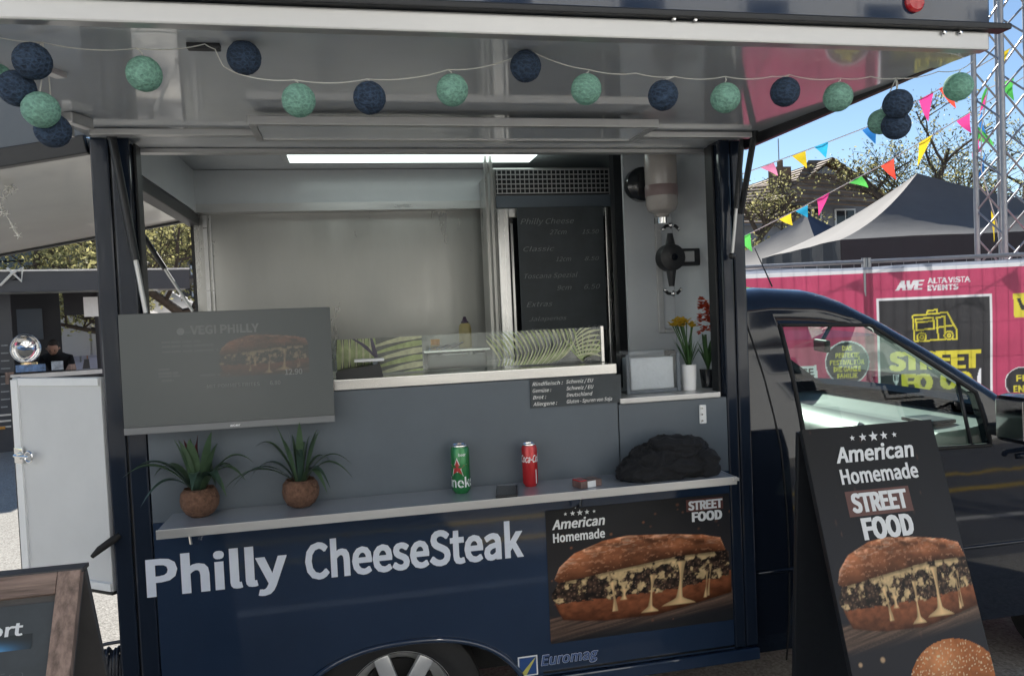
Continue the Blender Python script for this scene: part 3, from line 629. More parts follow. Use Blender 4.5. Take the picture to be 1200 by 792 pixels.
fr = MB().box((f0.x+.004,FY-.03,dz),(f0.x+.060,FY+.018,zd-.006), .004).box((f1.x-.052,FY-.03,dz),(f1.x-.002,FY+.018,zd-.006), .004).box((f0.x+.0605,FY-.028,zd-.050),(f1.x-.0525,FY+.018,zd-.006), .004).box((f0.x+.0605,FY-.028,dz),(f1.x-.0525,FY+.018,dz+.06), .004).build('door_frame', 'steel', fridge)
MB().box((f0.x+.064,FY+.0,dz+.06),(f1.x-.056,FY+.015,zd-.05)).build('door_panel', 'blkg', fridge)
MB().box((f0.x+.066,FY-.034,1.30),(f0.x+.078,FY-.029,zd-.08), .002).build('handle', 'steel', fridge, True)
# tall side profiles beside the fridge
for xx in (f0.x-.045, f0.x-.020): MB().box((xx,FY+.0,.56),(xx+.014,FY+.03,2.47)).build('corner_profile', 'steelwall', truck)
pb = onY(724,200,.92); MB().box((pb.x-.030,.90,.56),(pb.x+.022,.96,2.47)).build('partition_post', 'blk', truck)
# ---- menu chalkboard hung on the fridge
CYv = FY-.062
c0, c1 = onY(606,243,CYv), onY(712,386,CYv)
cb = thing('menu_chalkboard', 'tall chalkboard with rubbed handwritten menu hung on the fridge door', 'chalkboard', ((c0.x+c1.x)/2, CYv, c1.z))
MB().box((c0.x,CYv,c1.z),(c1.x,CYv+.012,c0.z), .002).build('slate', 'board', cb)
lines = [(.03,.93,'Philly Cheese','chalkdim',.62,.042),(.36,.845,'27cm','chalkdim',.20,.036),(.74,.845,'15.50','chalkdim',.2,.032),(.05,.715,'Classic','chalkdim',.36,.036),(.42,.63,'12cm','chalkdim',.18,.034),(.76,.63,'8.50','chalkdim',.17,.03),
    (.05,.50,'Toscana Spezial','chalkdim',.62,.036),(.42,.40,'9cm','chalkdim',.17,.036),(.74,.40,'6.50','chalkdim',.19,.036),(.06,.275,'Extras','chalkdim',.30,.038),(.08,.16,'Jalapenos','chalkdim',.44,.032),(.10,.075,'Kaese','chalkdim',.2,.028),(.68,.075,'+ 1.50','chalkdim',.24,.030)]
for u_, v_, t_, m_, w__, h_ in lines:
    mb = MB(); textmb(mb, t_, V((c0.x+(c1.x-c0.x)*u_, CYv-.0015, c1.z+(c0.z-c1.z)*v_-.04)), X, (Z+X*random.uniform(-.02,.06)).normalized(), (c1.x-c0.x)*w__, (c0.z-c1.z)*h_, bold=-.002, shear=.3); mb.build('handwriting', m_, cb)
# ---- glass guard with palm leaf print
GY = .13
g0, g1 = onY(300,398,GY), onY(719,383,GY)
guard = thing('sneeze_guard', 'low clear glass guard printed with palm leaves on the steel counter', 'glass guard', ((g0.x+1.74)/2, GY, 1.472))
gz = onY(600,388,GY).z
MB().box((.18,GY,1.474),(1.742,GY+.006,gz)).build('glass_pane', 'glass', guard)
MB().box((1.7425,GY-.008,1.472),(1.755,GY+.014,gz+.004), .002).build('end_post', 'steelh', guard)
MT['palmg'] = mat('palm_print_green', (.50,.58,.30), .5, var=.3, vscale=40, trans=.3)
MT['palmy'] = mat('palm_print_pale', (.70,.72,.50), .5, var=.25, vscale=40, trans=.3)
MT['palmd'] = mat('palm_print_dark', (.16,.17,.155), .5, var=.3, vscale=30)
MT['palmv'] = mat('palm_print_violet', (.10,.09,.13), .5, var=.3, vscale=30)
def clip(poly, box):
    x0, z0, x1, z1 = box
    for ax, lim, sg in ((0,x0,1),(0,x1,-1),(1,z0,1),(1,z1,-1)):
        out = []
        for i in range(len(poly)):
            a, b = poly[i-1], poly[i]; ia, ib = (a[ax]-lim)*sg >= 0, (b[ax]-lim)*sg >= 0
            if ia != ib: t = (lim-a[ax])/(b[ax]-a[ax]); out.append((a[0]+(b[0]-a[0])*t, a[1]+(b[1]-a[1])*t))
            if ib: out.append(b)
        poly = out
        if len(poly) < 3: return None
    return poly
def blade(p, q, w0, bend, n=7):
    p, q = np.array(p), np.array(q); d = q-p; L = np.hypot(*d); nn = np.array([-d[1], d[0]])/L; l, r = [], []
    for i in range(n):
        t = i/(n-1); c = p+d*t+nn*bend*4*t*(1-t); ww = w0*(.35+1.3*t if t < .5 else 2*(1-t))*.5+.0004
        l.append(tuple(c+nn*ww)); r.append(tuple(c-nn*ww))
    return l, r
def leafprint(name, box, blades, m, y):
    mb = MB()
    for (p, q, w0, bd) in blades:
        l, r = blade(p, q, w0, bd)
        for i in range(len(l)-1):
            pl = clip([l[i], l[i+1], r[i+1], r[i]], box)
            if pl: mb.add([(a[0], y, a[1]) for a in pl], [tuple(range(len(pl)))])
    if mb.v: mb.build(name, m, guard)
la, lb = onY(393,397,GY), onY(494,394,GY); LBx = (la.x, 1.478, lb.x, gz-.001)
cx = la.x+.105*1.0; rnd = random.Random(5); 
ctr = (cx+.02, gz-.055); b1, b2, b3 = [], [], []
for i in range(6): x_ = la.x+.006+i*.0245; b1.append(((x_+.006,gz+.03), (x_-.004,1.455), .021, .004))
for i in range(5): x_ = la.x+.018+i*.0245; b2.append(((x_+.006,gz+.03), (x_-.004,1.455), .007, .004))
for i in range(7): z_ = gz-.002-i*.026; (b1 if i % 2 else b2).append(((la.x+.135, z_-.030), (lb.x+.12, z_+.006), .021, .012))
ctr = (la.x+.13, gz-.055)
b3 = [((ctr[0]-.07,gz+.0),(ctr[0]+.015,ctr[1]-.03),.012,.01),((ctr[0]-.005,gz+.01),(ctr[0]+.02,ctr[1]-.06),.016,0)]
MB().add([(LBx[0],GY-.0012,LBx[1]),(LBx[2],GY-.0012,LBx[1]),(LBx[2],GY-.0012,LBx[3]),(LBx[0],GY-.0012,LBx[3])], [(0,1,2,3)]).build('print_ground', 'palmd', guard)
leafprint('leaf_print', LBx, b1, 'palmg', GY-.0024); leafprint('leaf_print', LBx, b2, 'palmy', GY-.0030); leafprint('leaf_print', LBx, b3, 'palmv', GY-.0036)
ra_, rb_ = onY(577,432,GY), onY(718,385,GY); RBx = (ra_.x-.02, 1.478, 1.741, gz-.001); b1, b2 = [], []
stem = lambda t: (ra_.x+.03+.30*t, 1.50+.07*t)
for i in range(22):
    t = i/21; p = stem(t); (b1 if i % 2 else b2).append((p, (p[0]-.07+.03*t, p[1]+.095), .0075, -.008)); (b2 if i % 2 else b1).append((p, (p[0]-.055-.02*t, p[1]-.085), .0075, .010))
for i in range(9): p = (ra_.x+.36, 1.475+.002*i); b1.append((p, (p[0]-.09+.030*i, 1.475+.13-.004*i), .008, -.01*(i-4)/4))
for i in range(8): p = (ra_.x+.33, 1.50+.012*i); b2.append((p, (1.76, 1.485+.022*i), .010, .014))
leafprint('leaf_print', RBx, b1, 'palmg', GY-.0024); leafprint('leaf_print', RBx, b2, 'palmy', GY-.0030)
# ---- things on the steel counter behind the glass
KY = .30
p0, p1 = onY(497,411,KY), onY(573,411,KY); zc = 1.4718
tub = thing('steam_tray', 'black and steel food warmer tray with lid rim behind the glass guard', 'food warmer', ((p0.x+p1.x)/2, KY+.07, zc))
MB().box((p0.x+.01,KY,zc),(p1.x-.01,KY+.14,p0.z-.012), .006).build('tray_body', 'blkg', tub)
MB().box((p0.x-.004,KY-.008,p0.z-.011),(p1.x+.004,KY+.148,p0.z), .003).build('rim', 'steelh', tub)
MB().tube([(p0.x+.06,KY-.004,zc+.05),(p0.x+.07,KY-.02,zc+.054),(p1.x-.07,KY-.02,zc+.054),(p1.x-.06,KY-.004,zc+.05)], .004, 8).build('handle', 'steel', tub, True)
mb = MB()
for k in range(4):
    q = onY(508+k*9,408,KY+.08); mb.tube([(q.x-.02,KY+.05+.01*k,p0.z+.004),(q.x+.03,KY+.09,p0.z+.012+.004*k)], .004, 6)
mb.build('tongs', 'chrome', tub, True)
q = onY(546,410,.62); qt = onY(547,371,.62); hh = qt.z-q.z
MT['mustard'] = mat('mustard_bottle', (.42,.36,.16), .35, var=.06, trans=.25); MT['cap'] = mat('dark_cap', (.05,.03,.06), .4)
sb = thing('sauce_bottle', 'pale yellow sauce bottle with dark cap standing behind the food warmer', 'bottle', (q.x,.62,1.4718))
MB().box((q.x-.2,.463,1.30),(q.x+.2,.80,1.4705)).build('worktop', 'steelh', truck)
zq = 1.4718; tp_ = qt.z
MB().lathe([(.0001,zq),(.026,zq),(.028,zq+.01),(.028,tp_-.055),(.024,tp_-.035),(.014,tp_-.026)], (q.x,.62,0), 20).build('bottle_body', 'mustard', sb, True)
MB().lathe([(.016,tp_-.040),(.017,tp_-.022),(.012,tp_-.018),(.006,tp_),(.0001,tp_)], (q.x,.62,0), 16).build('cap', 'cap', sb, True)
q = onY(510,402,.5); MT['orange'] = mat('orange_lid', (.55,.25,.03), .5)
jar = thing('spice_jar', 'small glass jar with orange lid left of the sauce bottle', 'jar', (q.x,.50,1.4718))
MB().lathe([(.0001,1.4718),(.020,1.4718),(.021,1.49),(.021,q.z-.01),(.017,q.z-.004)], (q.x,.5,0), 16).build('glass_body', 'mustard', jar, True)
MB().lathe([(.019,q.z-.012),(.020,q.z+.016),(.0001,q.z+.017)], (q.x,.5,0), 16).build('lid', 'orange', jar, True)
q0, q1 = onY(394,440,.06), onY(449,440,.06)
till = thing('receipt_printer', 'low dark card terminal with white paper on the steel counter beside the screen', 'card terminal', ((q0.x+q1.x)/2,.07,1.4722))
MB().prism([(0,0),(q1.x-q0.x,0),(q1.x-q0.x-.01,.045),(.02,.030),(0,.022)], (q0.x,.03,1.4722), X, Z, Y, .09).build('housing', 'blk', till)
MB().obox(V(((q0.x+q1.x)/2+.035,.07,1.531)), X, Y, Z, .105, .05, .010, .002).build('paper', 'vinylw', till)
MB().box((q1.x-.035,.05,1.505),(q1.x-.018,.09,1.5255), .002).build('paper_stand', 'anth', till)

# ---- right alcove: partition, dispenser, napkins, flowers
AY = .62
w0, w1 = onY(734,180,AY), onY(842,180,AY)
MB().box((w0.x-.02,AY,1.0),(2.274,AY+.02,2.47)).build('partition', 'ceil', truck)
a, b = onY(766,245,AY), onY(814,388,AY)
for (x0_, z0_, x1_, z1_) in ((a.x,b.z,a.x+.028,a.z+.22),(b.x-.028,b.z,b.x,a.z+.22),(a.x+.029,b.z,b.x-.029,b.z+.02)):
    MB().box((x0_,AY-.014,z0_),(x1_,AY-.0005,z1_), .003).build('partition_trim', 'alu', truck)
DY = .36
def dpx(x, y): return onY(x, y, DY)
disp = thing('bottle_dispenser', 'upturned bottle in a black wall dispenser with wing handles', 'dispenser', (dpx(785,300).x, DY, dpx(785,345).z))
q = dpx(776,250); r_ = .068; MT['liq'] = mat('bottle_pinkish', (.40,.37,.35), .25, var=.1, coat=.3); MT['liqd'] = mat('bottle_label', (.26,.19,.19), .4)
zt2 = dpx(776,176).z
MB().lathe([(.022,q.z-.028),(.03,q.z-.004),(.058,q.z+.01),(r_,q.z+.035),(r_,zt2-.01),(.05,zt2),(.0001,zt2)], (q.x,DY,0), 28).build('bottle', 'liq', disp, True)
MB().lathe([(r_+.001,q.z+.07),(r_+.0015,q.z+.071),(r_+.0015,q.z+.115),(r_+.001,q.z+.116)], (q.x,DY,0), 28, cap=False).build('bottle_label', 'liqd', disp, True)
MB().lathe([(.036,q.z-.045),(.036,q.z-.020),(.03,q.z-.016)], (q.x,DY,0), 20).build('collar', 'chrome', disp, True)
vb = dpx(786,302)
MB().lathe([(.0001,-.035),(.030,-.034),(.055,-.026),(.058,-.01),(.058,.03),(.04,.04)], (vb.x,DY,vb.z), 28, 'Y').build('valve_body', 'blk', disp, True)
MB().lathe([(.0001,-.040),(.014,-.040),(.016,-.034)], (vb.x,DY,vb.z), 16, 'Y').build('valve_cap', 'chrome', disp, True)
for zz, sg in ((dpx(786,268).z,1),(dpx(786,341).z,-1)):
    MB().tube([(vb.x,DY,vb.z+sg*.05),(vb.x,DY,zz-sg*.02)], .022, 14, .012).build('valve_neck', 'blk', disp, True)
    wg = MB().tube([(vb.x-.04,DY-.01,zz-sg*.008),(vb.x-.022,DY-.01,zz+sg*.010),(vb.x,DY-.01,zz+sg*.013),(vb.x+.022,DY-.01,zz+sg*.010),(vb.x+.04,DY-.01,zz-sg*.008)], .007, 8).build('wing_handle', 'blk', disp, True)
    for dx, r3 in ((-.036,.007),(0,.013),(.036,.007)): MB().sphere((vb.x+dx,DY-.016,zz+sg*(.012 if dx == 0 else -.004)), r3, 12, 8).build('knob', 'chrome', wg, True)
ar = dpx(836,302); MB().obox(V(((vb.x+ar.x)/2+.03,DY+.01,vb.z)), X, Y, Z, ar.x-vb.x-.02, .05, .075, .012).obox(V((ar.x-.02,DY+.01,vb.z-.05)), X, Y, Z, .04, .05, .05, .008).build('arm', 'blk', disp, True)
MB().obox(V((vb.x+.075,DY-.018,vb.z+.002)), X, Y, Z, .05, .004, .045, .002).build('label_plate', 'alu', disp)
q = onY(748,216,.5); lsp = MB().lathe([(.0001,-.03),(.05,-.028),(.075,-.01),(.078,.02),(.05,.10)], (q.x+.02,.50,q.z), 24, 'Y').build('speaker', 'blkg', None, True, loc=(q.x+.02,.6,q.z))
tag(lsp, 'round black speaker on the partition left of the upturned bottle', 'speaker')
NY = .10
n0, n1 = onY(735,457,NY), onY(797,457,NY); nt_ = onY(765,411,NY).z; zs = 1.3415
nap = thing('napkin_dispenser', 'clear smoked napkin box full of white paper on the side shelf', 'napkin dispenser', ((n0.x+n1.x)/2, NY+.06, zs))
MT['smoke'] = glassmat('smoked_plastic', (.86,.90,.94), .8, .05); MT['paper'] = mat('napkins', (.78,.79,.80), .9, var=.06, vscale=30, bump=.3, bscale=90)
MB().prism([(0,0),(n1.x-n0.x,0),(n1.x-n0.x-.006,nt_-zs-.012),(n1.x-n0.x-.02,nt_-zs),(.02,nt_-zs),(.006,nt_-zs-.012)], (n0.x,NY,zs), X, Z, Y, .13).build('casing', 'smoke', nap)
MB().box((n0.x+.022,NY+.012,zs+.012),(n1.x-.018,NY+.11,nt_-.026), .006).build('napkins', 'paper', nap)
for xa in (n0.x-.002, n1.x-.012): MB().box((xa,NY-.004,zs),(xa+.014,NY-.0005,nt_-.01), .002).build('edge_frame', 'anth', nap)
MB().box((n0.x+.0125,NY-.004,zs),(n1.x-.0125,NY-.0005,zs+.014), .002).build('edge_frame', 'anth', nap)
# flower pots
def leafstrip(mb, base, tip, w0, sag, n=8, up=.5):
    base, tip = V(base), V(tip); mid = base.lerp(tip, .5)+Z*sag; d = tip-base; side = d.cross(Z); side = side.normalized() if side.length > 1e-4 else X
    vs = []
    for i in range(n):
        t = i/(n-1); p = base*(1-t)**2+mid*2*t*(1-t)+tip*t*t; ww = w0*(.55+.9*t if t < .4 else .91*(1-((t-.4)/.6)**1.7))+.0004
        vs += [p-side*ww/2+Z*.0, p-Z*(ww*.16), p+side*ww/2]
    mb.add(vs, [f for i in range(n-1) for f in ((3*i,3*i+1,3*i+4,3*i+3),(3*i+1,3*i+2,3*i+5,3*i+4))]); return mb
MT['petal'] = mat('yellow_petals', (.55,.36,.03), .7, var=.25, vscale=60, trans=.3); MT['petalr'] = mat('red_petals', (.62,.10,.05), .7, var=.3, vscale=60, trans=.3); MT['green'] = mat('flower_leaf', (.04,.10,.03), .5, var=.3, vscale=30, trans=.2)
q = onY(808,453,.12); pt = onY(808,427,.12)
fp = thing('potted_flower', 'small white pot of yellow flowers with thin dark leaves beside the napkin box', 'potted flower', (q.x,.12,zs))
MB().lathe([(.0001,zs),(.026,zs),(.030,pt.z),(.027,pt.z),(.025,pt.z-.008),(.0001,pt.z-.008)], (q.x,.12,0), 20).build('pot', 'vinylw', fp, True)
rnd = random.Random(3); top = onY(802,376,.12).z
for i in range(22):
    a = rnd.uniform(0,6.28); rr = rnd.uniform(.02,.075); mb = MB(); leafstrip(mb, (q.x+.008*math.cos(a),.12+.008*math.sin(a),pt.z-.006), (q.x-.006+rr*math.cos(a),.12+rr*math.sin(a)*.6,pt.z+rnd.uniform(.05,.12)), .008, .02, 6); mb.build('leaf', 'green', fp)
for i in range(16):
    a = rnd.uniform(0,6.28); rr = rnd.uniform(.0,.05); c = V((q.x-.022+rr*math.cos(a),.12+rr*.6*math.sin(a),top-.012+rnd.uniform(-.015,.012))); mb = MB()
    for k in range(5): b_ = 6.28*k/5+rnd.random(); leafstrip(mb, c, c+V((.024*math.cos(b_),.024*math.sin(b_),rnd.uniform(.002,.02))), .020, .004, 4)
    mb.build('blossom', 'petal', fp); MB().tube([V((q.x,.12,pt.z-.008)), V(((q.x+c.x)/2,.12,(pt.z+c.z)/2+.01)), c], .0022, 5).build('stem', 'green', fp)
q = onY(830,440,.16); fr_ = thing('hyacinth', 'red hyacinth spike rising from dark leaves at the end of the side shelf', 'potted flower', (q.x,.16,zs))
tz = onY(825,346,.16); bz = onY(825,392,.16)
MB().lathe([(.0001,zs),(.028,zs),(.035,zs+.075),(.030,zs+.075),(.0001,zs+.07)], (q.x,.16,0), 20).build('pot', 'blkg', fr_, True)
MB().tube([(q.x,.16,zs+.07),(tz.x,.16,bz.z)], .005, 6).build('stem', 'green', fr_)
for i in range(8):
    a = 6.28*i/8; mb = MB(); leafstrip(mb, (q.x,.16,zs+.07), (q.x+.045*math.cos(a),.16+.045*math.sin(a),zs+.16+.03*(i % 3)), .018, .03, 6); mb.build('leaf', 'green', fr_)
for i in range(60):
    t = rnd.random(); a = i*2.4; rr = .020*(1-.5*t); c = V((tz.x+rr*math.cos(a),.16+rr*math.sin(a),bz.z+(tz.z-bz.z)*t)); mb = MB()
    for k in range(4): b_ = a+(k-1.5)*.7; leafstrip(mb, c, c+V((.020*math.cos(b_),.020*math.sin(b_),rnd.uniform(-.008,.014))), .015, .003, 4)
    mb.build('floret', 'petalr', fr_)

# ---- handwritten ingredient board
i0, i1 = onY(621,446,-.004), onY(724,470,-.004); it = onY(672,441,-.004).z
ib = thing('ingredient_board', 'small dark board of handwritten ingredient origins under the steel counter edge', 'chalkboard', ((i0.x+i1.x)/2,-.002,i1.z))
zb_, zt_i = i1.z-.004, 1.431
MB().box((i0.x,-.0055,zb_),(1.772,-.0005,zt_i)).build('slate', 'board', ib)
H_ = (zt_i-zb_)
for k, (l, r__, wl_, wr) in enumerate((('Rindfleisch :','Schweiz / EU',.115,.105),('Gemüse :','Schweiz / EU',.07,.105),('Brot :','Deutschland',.05,.10),('Allergene :','Gluten - Spuren von Soja',.09,.175))):
    zz = zt_i-H_*(.22+.235*k)
    for t_, u_, w__ in ((l,.008,wl_),(r__,.135,wr)): mb = MB(); textmb(mb, t_, V((i0.x+u_,-.0062,zz+.01*u_)), X, Z, w__, H_*.125, bold=.004, shear=.25); mb.build('handwriting', 'chalk', ib)

# ---- screen
SY = -.085
s0, s1, s2, s3 = onY(139,368,SY), onY(387,360,SY), onY(392,491,SY), onY(145,508,SY)
ex = ((s1-s0)+(s2-s3)).normalized(); ez = V((-ex.z,0,ex.x)); sw = ((s1-s0).length+(s2-s3).length)/2; shh = ((s0-s3).length+(s1-s2).length)/2; sc_ = (s0+s1+s2+s3)/4
tv = thing('menu_screen', 'flat menu screen showing VEGI PHILLY, hung in front of the dark pillar', 'screen', (sc_.x,SY+.02,sc_.z-shh/2))
sO = sc_-ex*sw/2-ez*shh/2
MB().obox(sc_+Y*.012, ex, Y, ez, sw, .02, shh, .003).obox(sc_+Y*.035, ex, Y, ez, sw*.6, .025, shh*.6, .006).build('housing', 'blk', tv)
uu, tt_ = np.meshgrid(np.linspace(0,1,230), np.linspace(0,1,130)); im = np.ones((130,230,3))*np.array([.082,.092,.094]); sand = np.ones_like(im)*np.array([.082,.092,.094])
def sub(img, U, T, x0, x1, y0, y1): return (U-x0)/(x1-x0), (T-y0)/(y1-y0)
su, st = sub(None, uu, tt_, .44, .90, .08, .66); tmp = np.ones_like(im)*.02; sandwich(tmp, su, st); inside = ((su > .03)&(su < .97)&(st > .24)&(st < .88)&(np.abs(tmp-.02).sum(-1) > .006)).astype(float)
im = im*(1-inside[...,None])+inside[...,None]*(np.array([.072,.078,.078])+tmp*.16); 
for (x0, x1, y0) in ((.19,.37,.26),(.19,.43,.295),(.19,.45,.345),(.17,.22,.50),(.17,.26,.535),(.17,.27,.56),(.18,.24,.60),(.30,.62,.185),(.36,.50,.57)):
    mk = ((uu > x0)&(uu < x1)&(np.abs(tt_-y0) < .008)).astype(float)*(vnoise(uu, tt_*0, 60, 1, 4) > .35); im = im+mk[...,None]*.022
MT['screen'] = vcmat('screen_glass', .22, .5, estr=.05)
printed('display', im, sO-Y*.0005+ez*.016, ex, ez, sw, shh-.017, MT['screen'], tv)
MT['scrtxt'] = mat('screen_text', (.19,.20,.20), .4)
for t_, u_, v_, w__, h_, bo in (('VEGI PHILLY',.325,.805,.325,.075,.03),('12.90',.765,.42,.085,.05,.02),('6.80',.69,.34,.05,.035,0),('MIT POMMES FRITES',.39,.34,.25,.03,0)):
    mb = MB(); textmb(mb, t_, sO-Y*.0012+ex*sw*u_+ez*shh*v_, ex, ez, sw*w__, shh*h_, bold=bo); mb.build('lettering', 'scrtxt', tv)
MB().flat(disc(.012, 12), sO-Y*.0012+ex*sw*.28+ez*shh*.835, ex, ez).build('leaf_icon', 'scrtxt', tv)
MT['bez'] = mat('bezel_grey', (.20,.21,.22), .35)
bz_ = MB().obox(sO+ex*sw/2+ez*.004-Y*.001, ex, Y, ez, sw, .010, .022, .002).build('bezel', 'bez', tv)
mb = MB(); textmb(mb, 'acer', sO+ex*sw*.515+ez*.000-Y*.0068, ex, ez, .032, .008, bold=.03, align='C'); mb.build('lettering', 'vinylw', bz_)
MB().obox(sc_+Y*.062, X, Y, Z, .10, .03, .10, .006).tube([sc_+Y*.07, V((.16,.03,sc_.z)), V((.14,.055,sc_.z))], .012, 8).build('mount_arm', 'blk', tv, True)

# ---- bromeliads
def bromeliad(px, py, label, spread, seed, red):
    q = onZ(px, py, 1.0605); q.y = max(min(q.y, -.065), -.13); q = onY(px, py, q.y); r0 = .060
    t = thing('bromeliad', label, 'potted plant', (q.x,q.y,1.0605), 'bromeliads in coconut pots on the drink shelf'); rnd = random.Random(seed)
    prof = [(.0001,.0),(.028,.0),(.046,.012),(.058,.034),(.0605,.056),(.055,.080),(.046,.093),(.042,.091),(.040,.082),(.0001,.080)]
    mb = MB().lathe([(a, 1.0605+b) for a, b in prof], (q.x,q.y,0), 30)
    mb.v = [(x_+rnd.uniform(-.0016,.0016), y_+rnd.uniform(-.0016,.0016), z_+(rnd.uniform(-.001,.001) if z_ > 1.07 else 0)) for x_, y_, z_ in mb.v]
    mb.build('coconut_pot', 'coir', t, 'all'); zb = 1.0605+.082
    for i in range(20):
        a = i*2.4+rnd.uniform(-.3,.3); inner = i < 8; L = rnd.uniform(.12,.18) if inner else rnd.uniform(.16,.24)*spread
        h = rnd.uniform(.15,.21) if inner else rnd.uniform(-.03,.12); out = L*(.5 if inner else 1.)
        tip = V((q.x+out*math.cos(a), q.y+out*.55*math.sin(a)-.02, zb+h)); 
        if tip.y > -.01: tip.y = -.012
        mb = MB(); leafstrip(mb, (q.x+.014*math.cos(a),q.y+.014*math.sin(a),zb-.002), tip, (rnd.uniform(.034,.046) if red else rnd.uniform(.020,.030)), .13 if not inner else .05, 12); mb.build('leaf', 'leafg' if (i % 3 or inner) else 'leafd', t, 'all')
    if red:
        MT['bract'] = mat('red_bract', (.10,.018,.028), .5, var=.3, vscale=30)
        for i in range(9):
            a = i*2.4; mb = MB(); leafstrip(mb, (q.x-.01,q.y,zb+.05), (q.x-.02+.028*math.cos(a),q.y+.02*math.sin(a)-.01,zb+.12+.008*i), .022, .02, 6); mb.build('bract', 'bract', t, 'all')
bromeliad(235,604,'broad-leaved bromeliad with dark red heart in coconut pot next to the black post', 1., 11, True)
bromeliad(353,588,'narrow-leaved bromeliad in a coconut pot, well away from the black post', 1.1, 23, False)

# ---- cans, phone, cigarette packet, jacket
def can(px, py, yy, H, r, name, label, cm, lid):
    q = onY(px, py, yy); z0 = 1.0602; t = thing(name, label, 'can', (q.x,yy,z0))
    MB().lathe([(.0001,z0+.003),(r*.72,z0),(r*.80,z0+.004),(r,z0+.014),(r,z0+H-.016),(r*.86,z0+H-.005)], (q.x,yy,0), 40).build('can_body', cm, t, True)
    MB().lathe([(r*.862,z0+H-.006),(r*.88,z0+H-.002),(r*.85,z0+H),(r*.80,z0+H-.004),(.0001,z0+H-.005)], (q.x,yy,0), 40, cap=False).build('lid', lid, t, True)
    MB().lathe([(.0001,z0+H-.003),(.009,z0+H-.003),(.010,z0+H-.0015),(.0001,z0+H-.001)], (q.x+.004,yy,0), 12).build('pull_tab', 'chrome', t)
    vw = math.atan2(CAM.y-yy, CAM.x-q.x)
    def warp(off, zz, rr=r+.0006): return lambda u, v: V((q.x+rr*math.cos(vw+(u+off)/r), yy+rr*math.sin(vw+(u+off)/r), z0+zz+v))
    return t, warp
MT['cangr'] = mat('green_can', (.03,.22,.07), .25, .35, var=.06, vscale=10, coat=.4); MT['canrd'] = mat('red_can', (.52,.025,.03), .25, .3, var=.05, vscale=10, coat=.4); MT['starr'] = mat('star_red', (.42,.03,.03), .3)
def wrapflat(mb, poly, wp_):
    n = len(poly); c = (sum(p[0] for p in poly)/n, sum(p[1] for p in poly)/n); mb.add([wp_(*p) for p in poly]+[wp_(*c)], [(i,(i+1) % n,n) for i in range(n)])
t, wp1 = can(541,577,-.075,.168,.0330,'beer_can','tall green beer can with red star standing on the drink shelf','cangr','chrome')
mb = MB(); textmb(mb, 'Heineken', V((0,0,0)), X, Z, .185, .034, bold=.008, warp=wp1(-.104,.024)); mb.build('lettering', 'vinylw', t)
mb = MB(); textmb(mb, 'beer', V((0,0,0)), X, Z, .026, .010, bold=.02, warp=wp1(-.006,.132)); mb.build('lettering', 'vinylw', t)
mb = MB(); wrapflat(mb, star(.0360), wp1(-.012,.092)); mb.build('star_outline', 'vinylw', t)
mb = MB(); wrapflat(mb, star(.0285), wp1(-.012,.092,.0341)); mb.build('star', 'starr', t)
t, wp2 = can(622,570,-.070,.152,.0280,'cola_can','slim red cola can with white script beside the black phone','canrd','chrome')
mb = MB(); textmb(mb, 'Coca-Cola', V((0,0,0)), X, Z, .085, .026, bold=.02, shear=.35, warp=wp2(-.038,.088)); mb.build('lettering', 'vinylw', t)
mb = MB(); wrapflat(mb, [(-.002,0),(.002,0),(.002,.05),(-.002,.05)], wp2(.023,.012)); mb.build('side_stripe', 'vinylw', t)
p = onZ(594,577,1.061); ph = thing('phone', 'black phone lying flat between the two drink cans', 'phone', (p.x,p.y,1.0602)); ea = V((math.cos(R(-12)),math.sin(R(-12)),0)); eb = V((-ea.y,ea.x,0))
MB().obox(V((p.x,p.y,1.0652)), ea, eb, Z, .074, .145, .009, .003).build('case', 'blk', ph); MB().obox(V((p.x,p.y,1.0702)), ea, eb, Z, .068, .138, .0006).build('screen', 'blkg', ph)
p = onZ(688,569,1.061); ck = thing('cigarette_packet', 'small opened cigarette packet with white flap near the black jacket', 'cigarette packet', (p.x,p.y,1.0602)); ea = V((math.cos(R(18)),math.sin(R(18)),0)); eb = V((-ea.y,ea.x,0))
MT['pack'] = mat('packet_print', (.16,.10,.09), .4, var=.6, vscale=60); MB().obox(V((p.x,p.y,1.0725)), ea, eb, Z, .088, .055, .024, .002).build('box', 'pack', ck)
MB().obox(V((p.x,p.y,1.0725))-eb*.0285-ea*.0, ea, eb, Z, .034, .0015, .022).build('white_label', 'vinylw', ck); MB().obox(V((p.x-.03,p.y-.01,1.0865)), ea, eb, Z, .03, .045, .003, .001).build('flap', 'redlamp', ck)
# jacket heap
j0, j1 = onY(722,560,-.10), onY(835,552,-.10); jc = V(((j0.x+j1.x)/2,-.105,1.0605)); JW = (j1.x-j0.x)/2; jt = onY(775,508,-.10).z
from mathutils import noise as mn
mb = MB(); HJ = (jt-jc.z)*.86
for dx, dy, dz, sx, sy, szz, rt in ((.05,.0,.30,.86,.095,.30,.0),(.12,.01,.60,.74,.082,.28,.10),(.22,-.005,.84,.52,.066,.20,-.12),(-.55,-.02,.24,.42,.070,.24,.2),(.72,-.02,.35,.27,.075,.36,-.1),(-.25,-.03,.55,.34,.060,.24,.35)):
    k0 = len(mb.v); mb.sphere((0,0,0), 1, 40, 24); c_j = V((jc.x+JW*dx, jc.y+dy, jc.z+HJ*dz))
    for i in range(k0, len(mb.v)):
        v = V(mb.v[i]); q_ = V([math.copysign(abs(c)**.75, c) for c in v]); x_ = q_.x*JW*sx; z_ = q_.z*HJ*szz+rt*x_*.5; mb.v[i] = (c_j.x+x_, c_j.y+q_.y*sy, max(jc.z+.001, c_j.z+z_))
jk = mb.build('jacket', 'cloth', None, 'all', loc=jc)
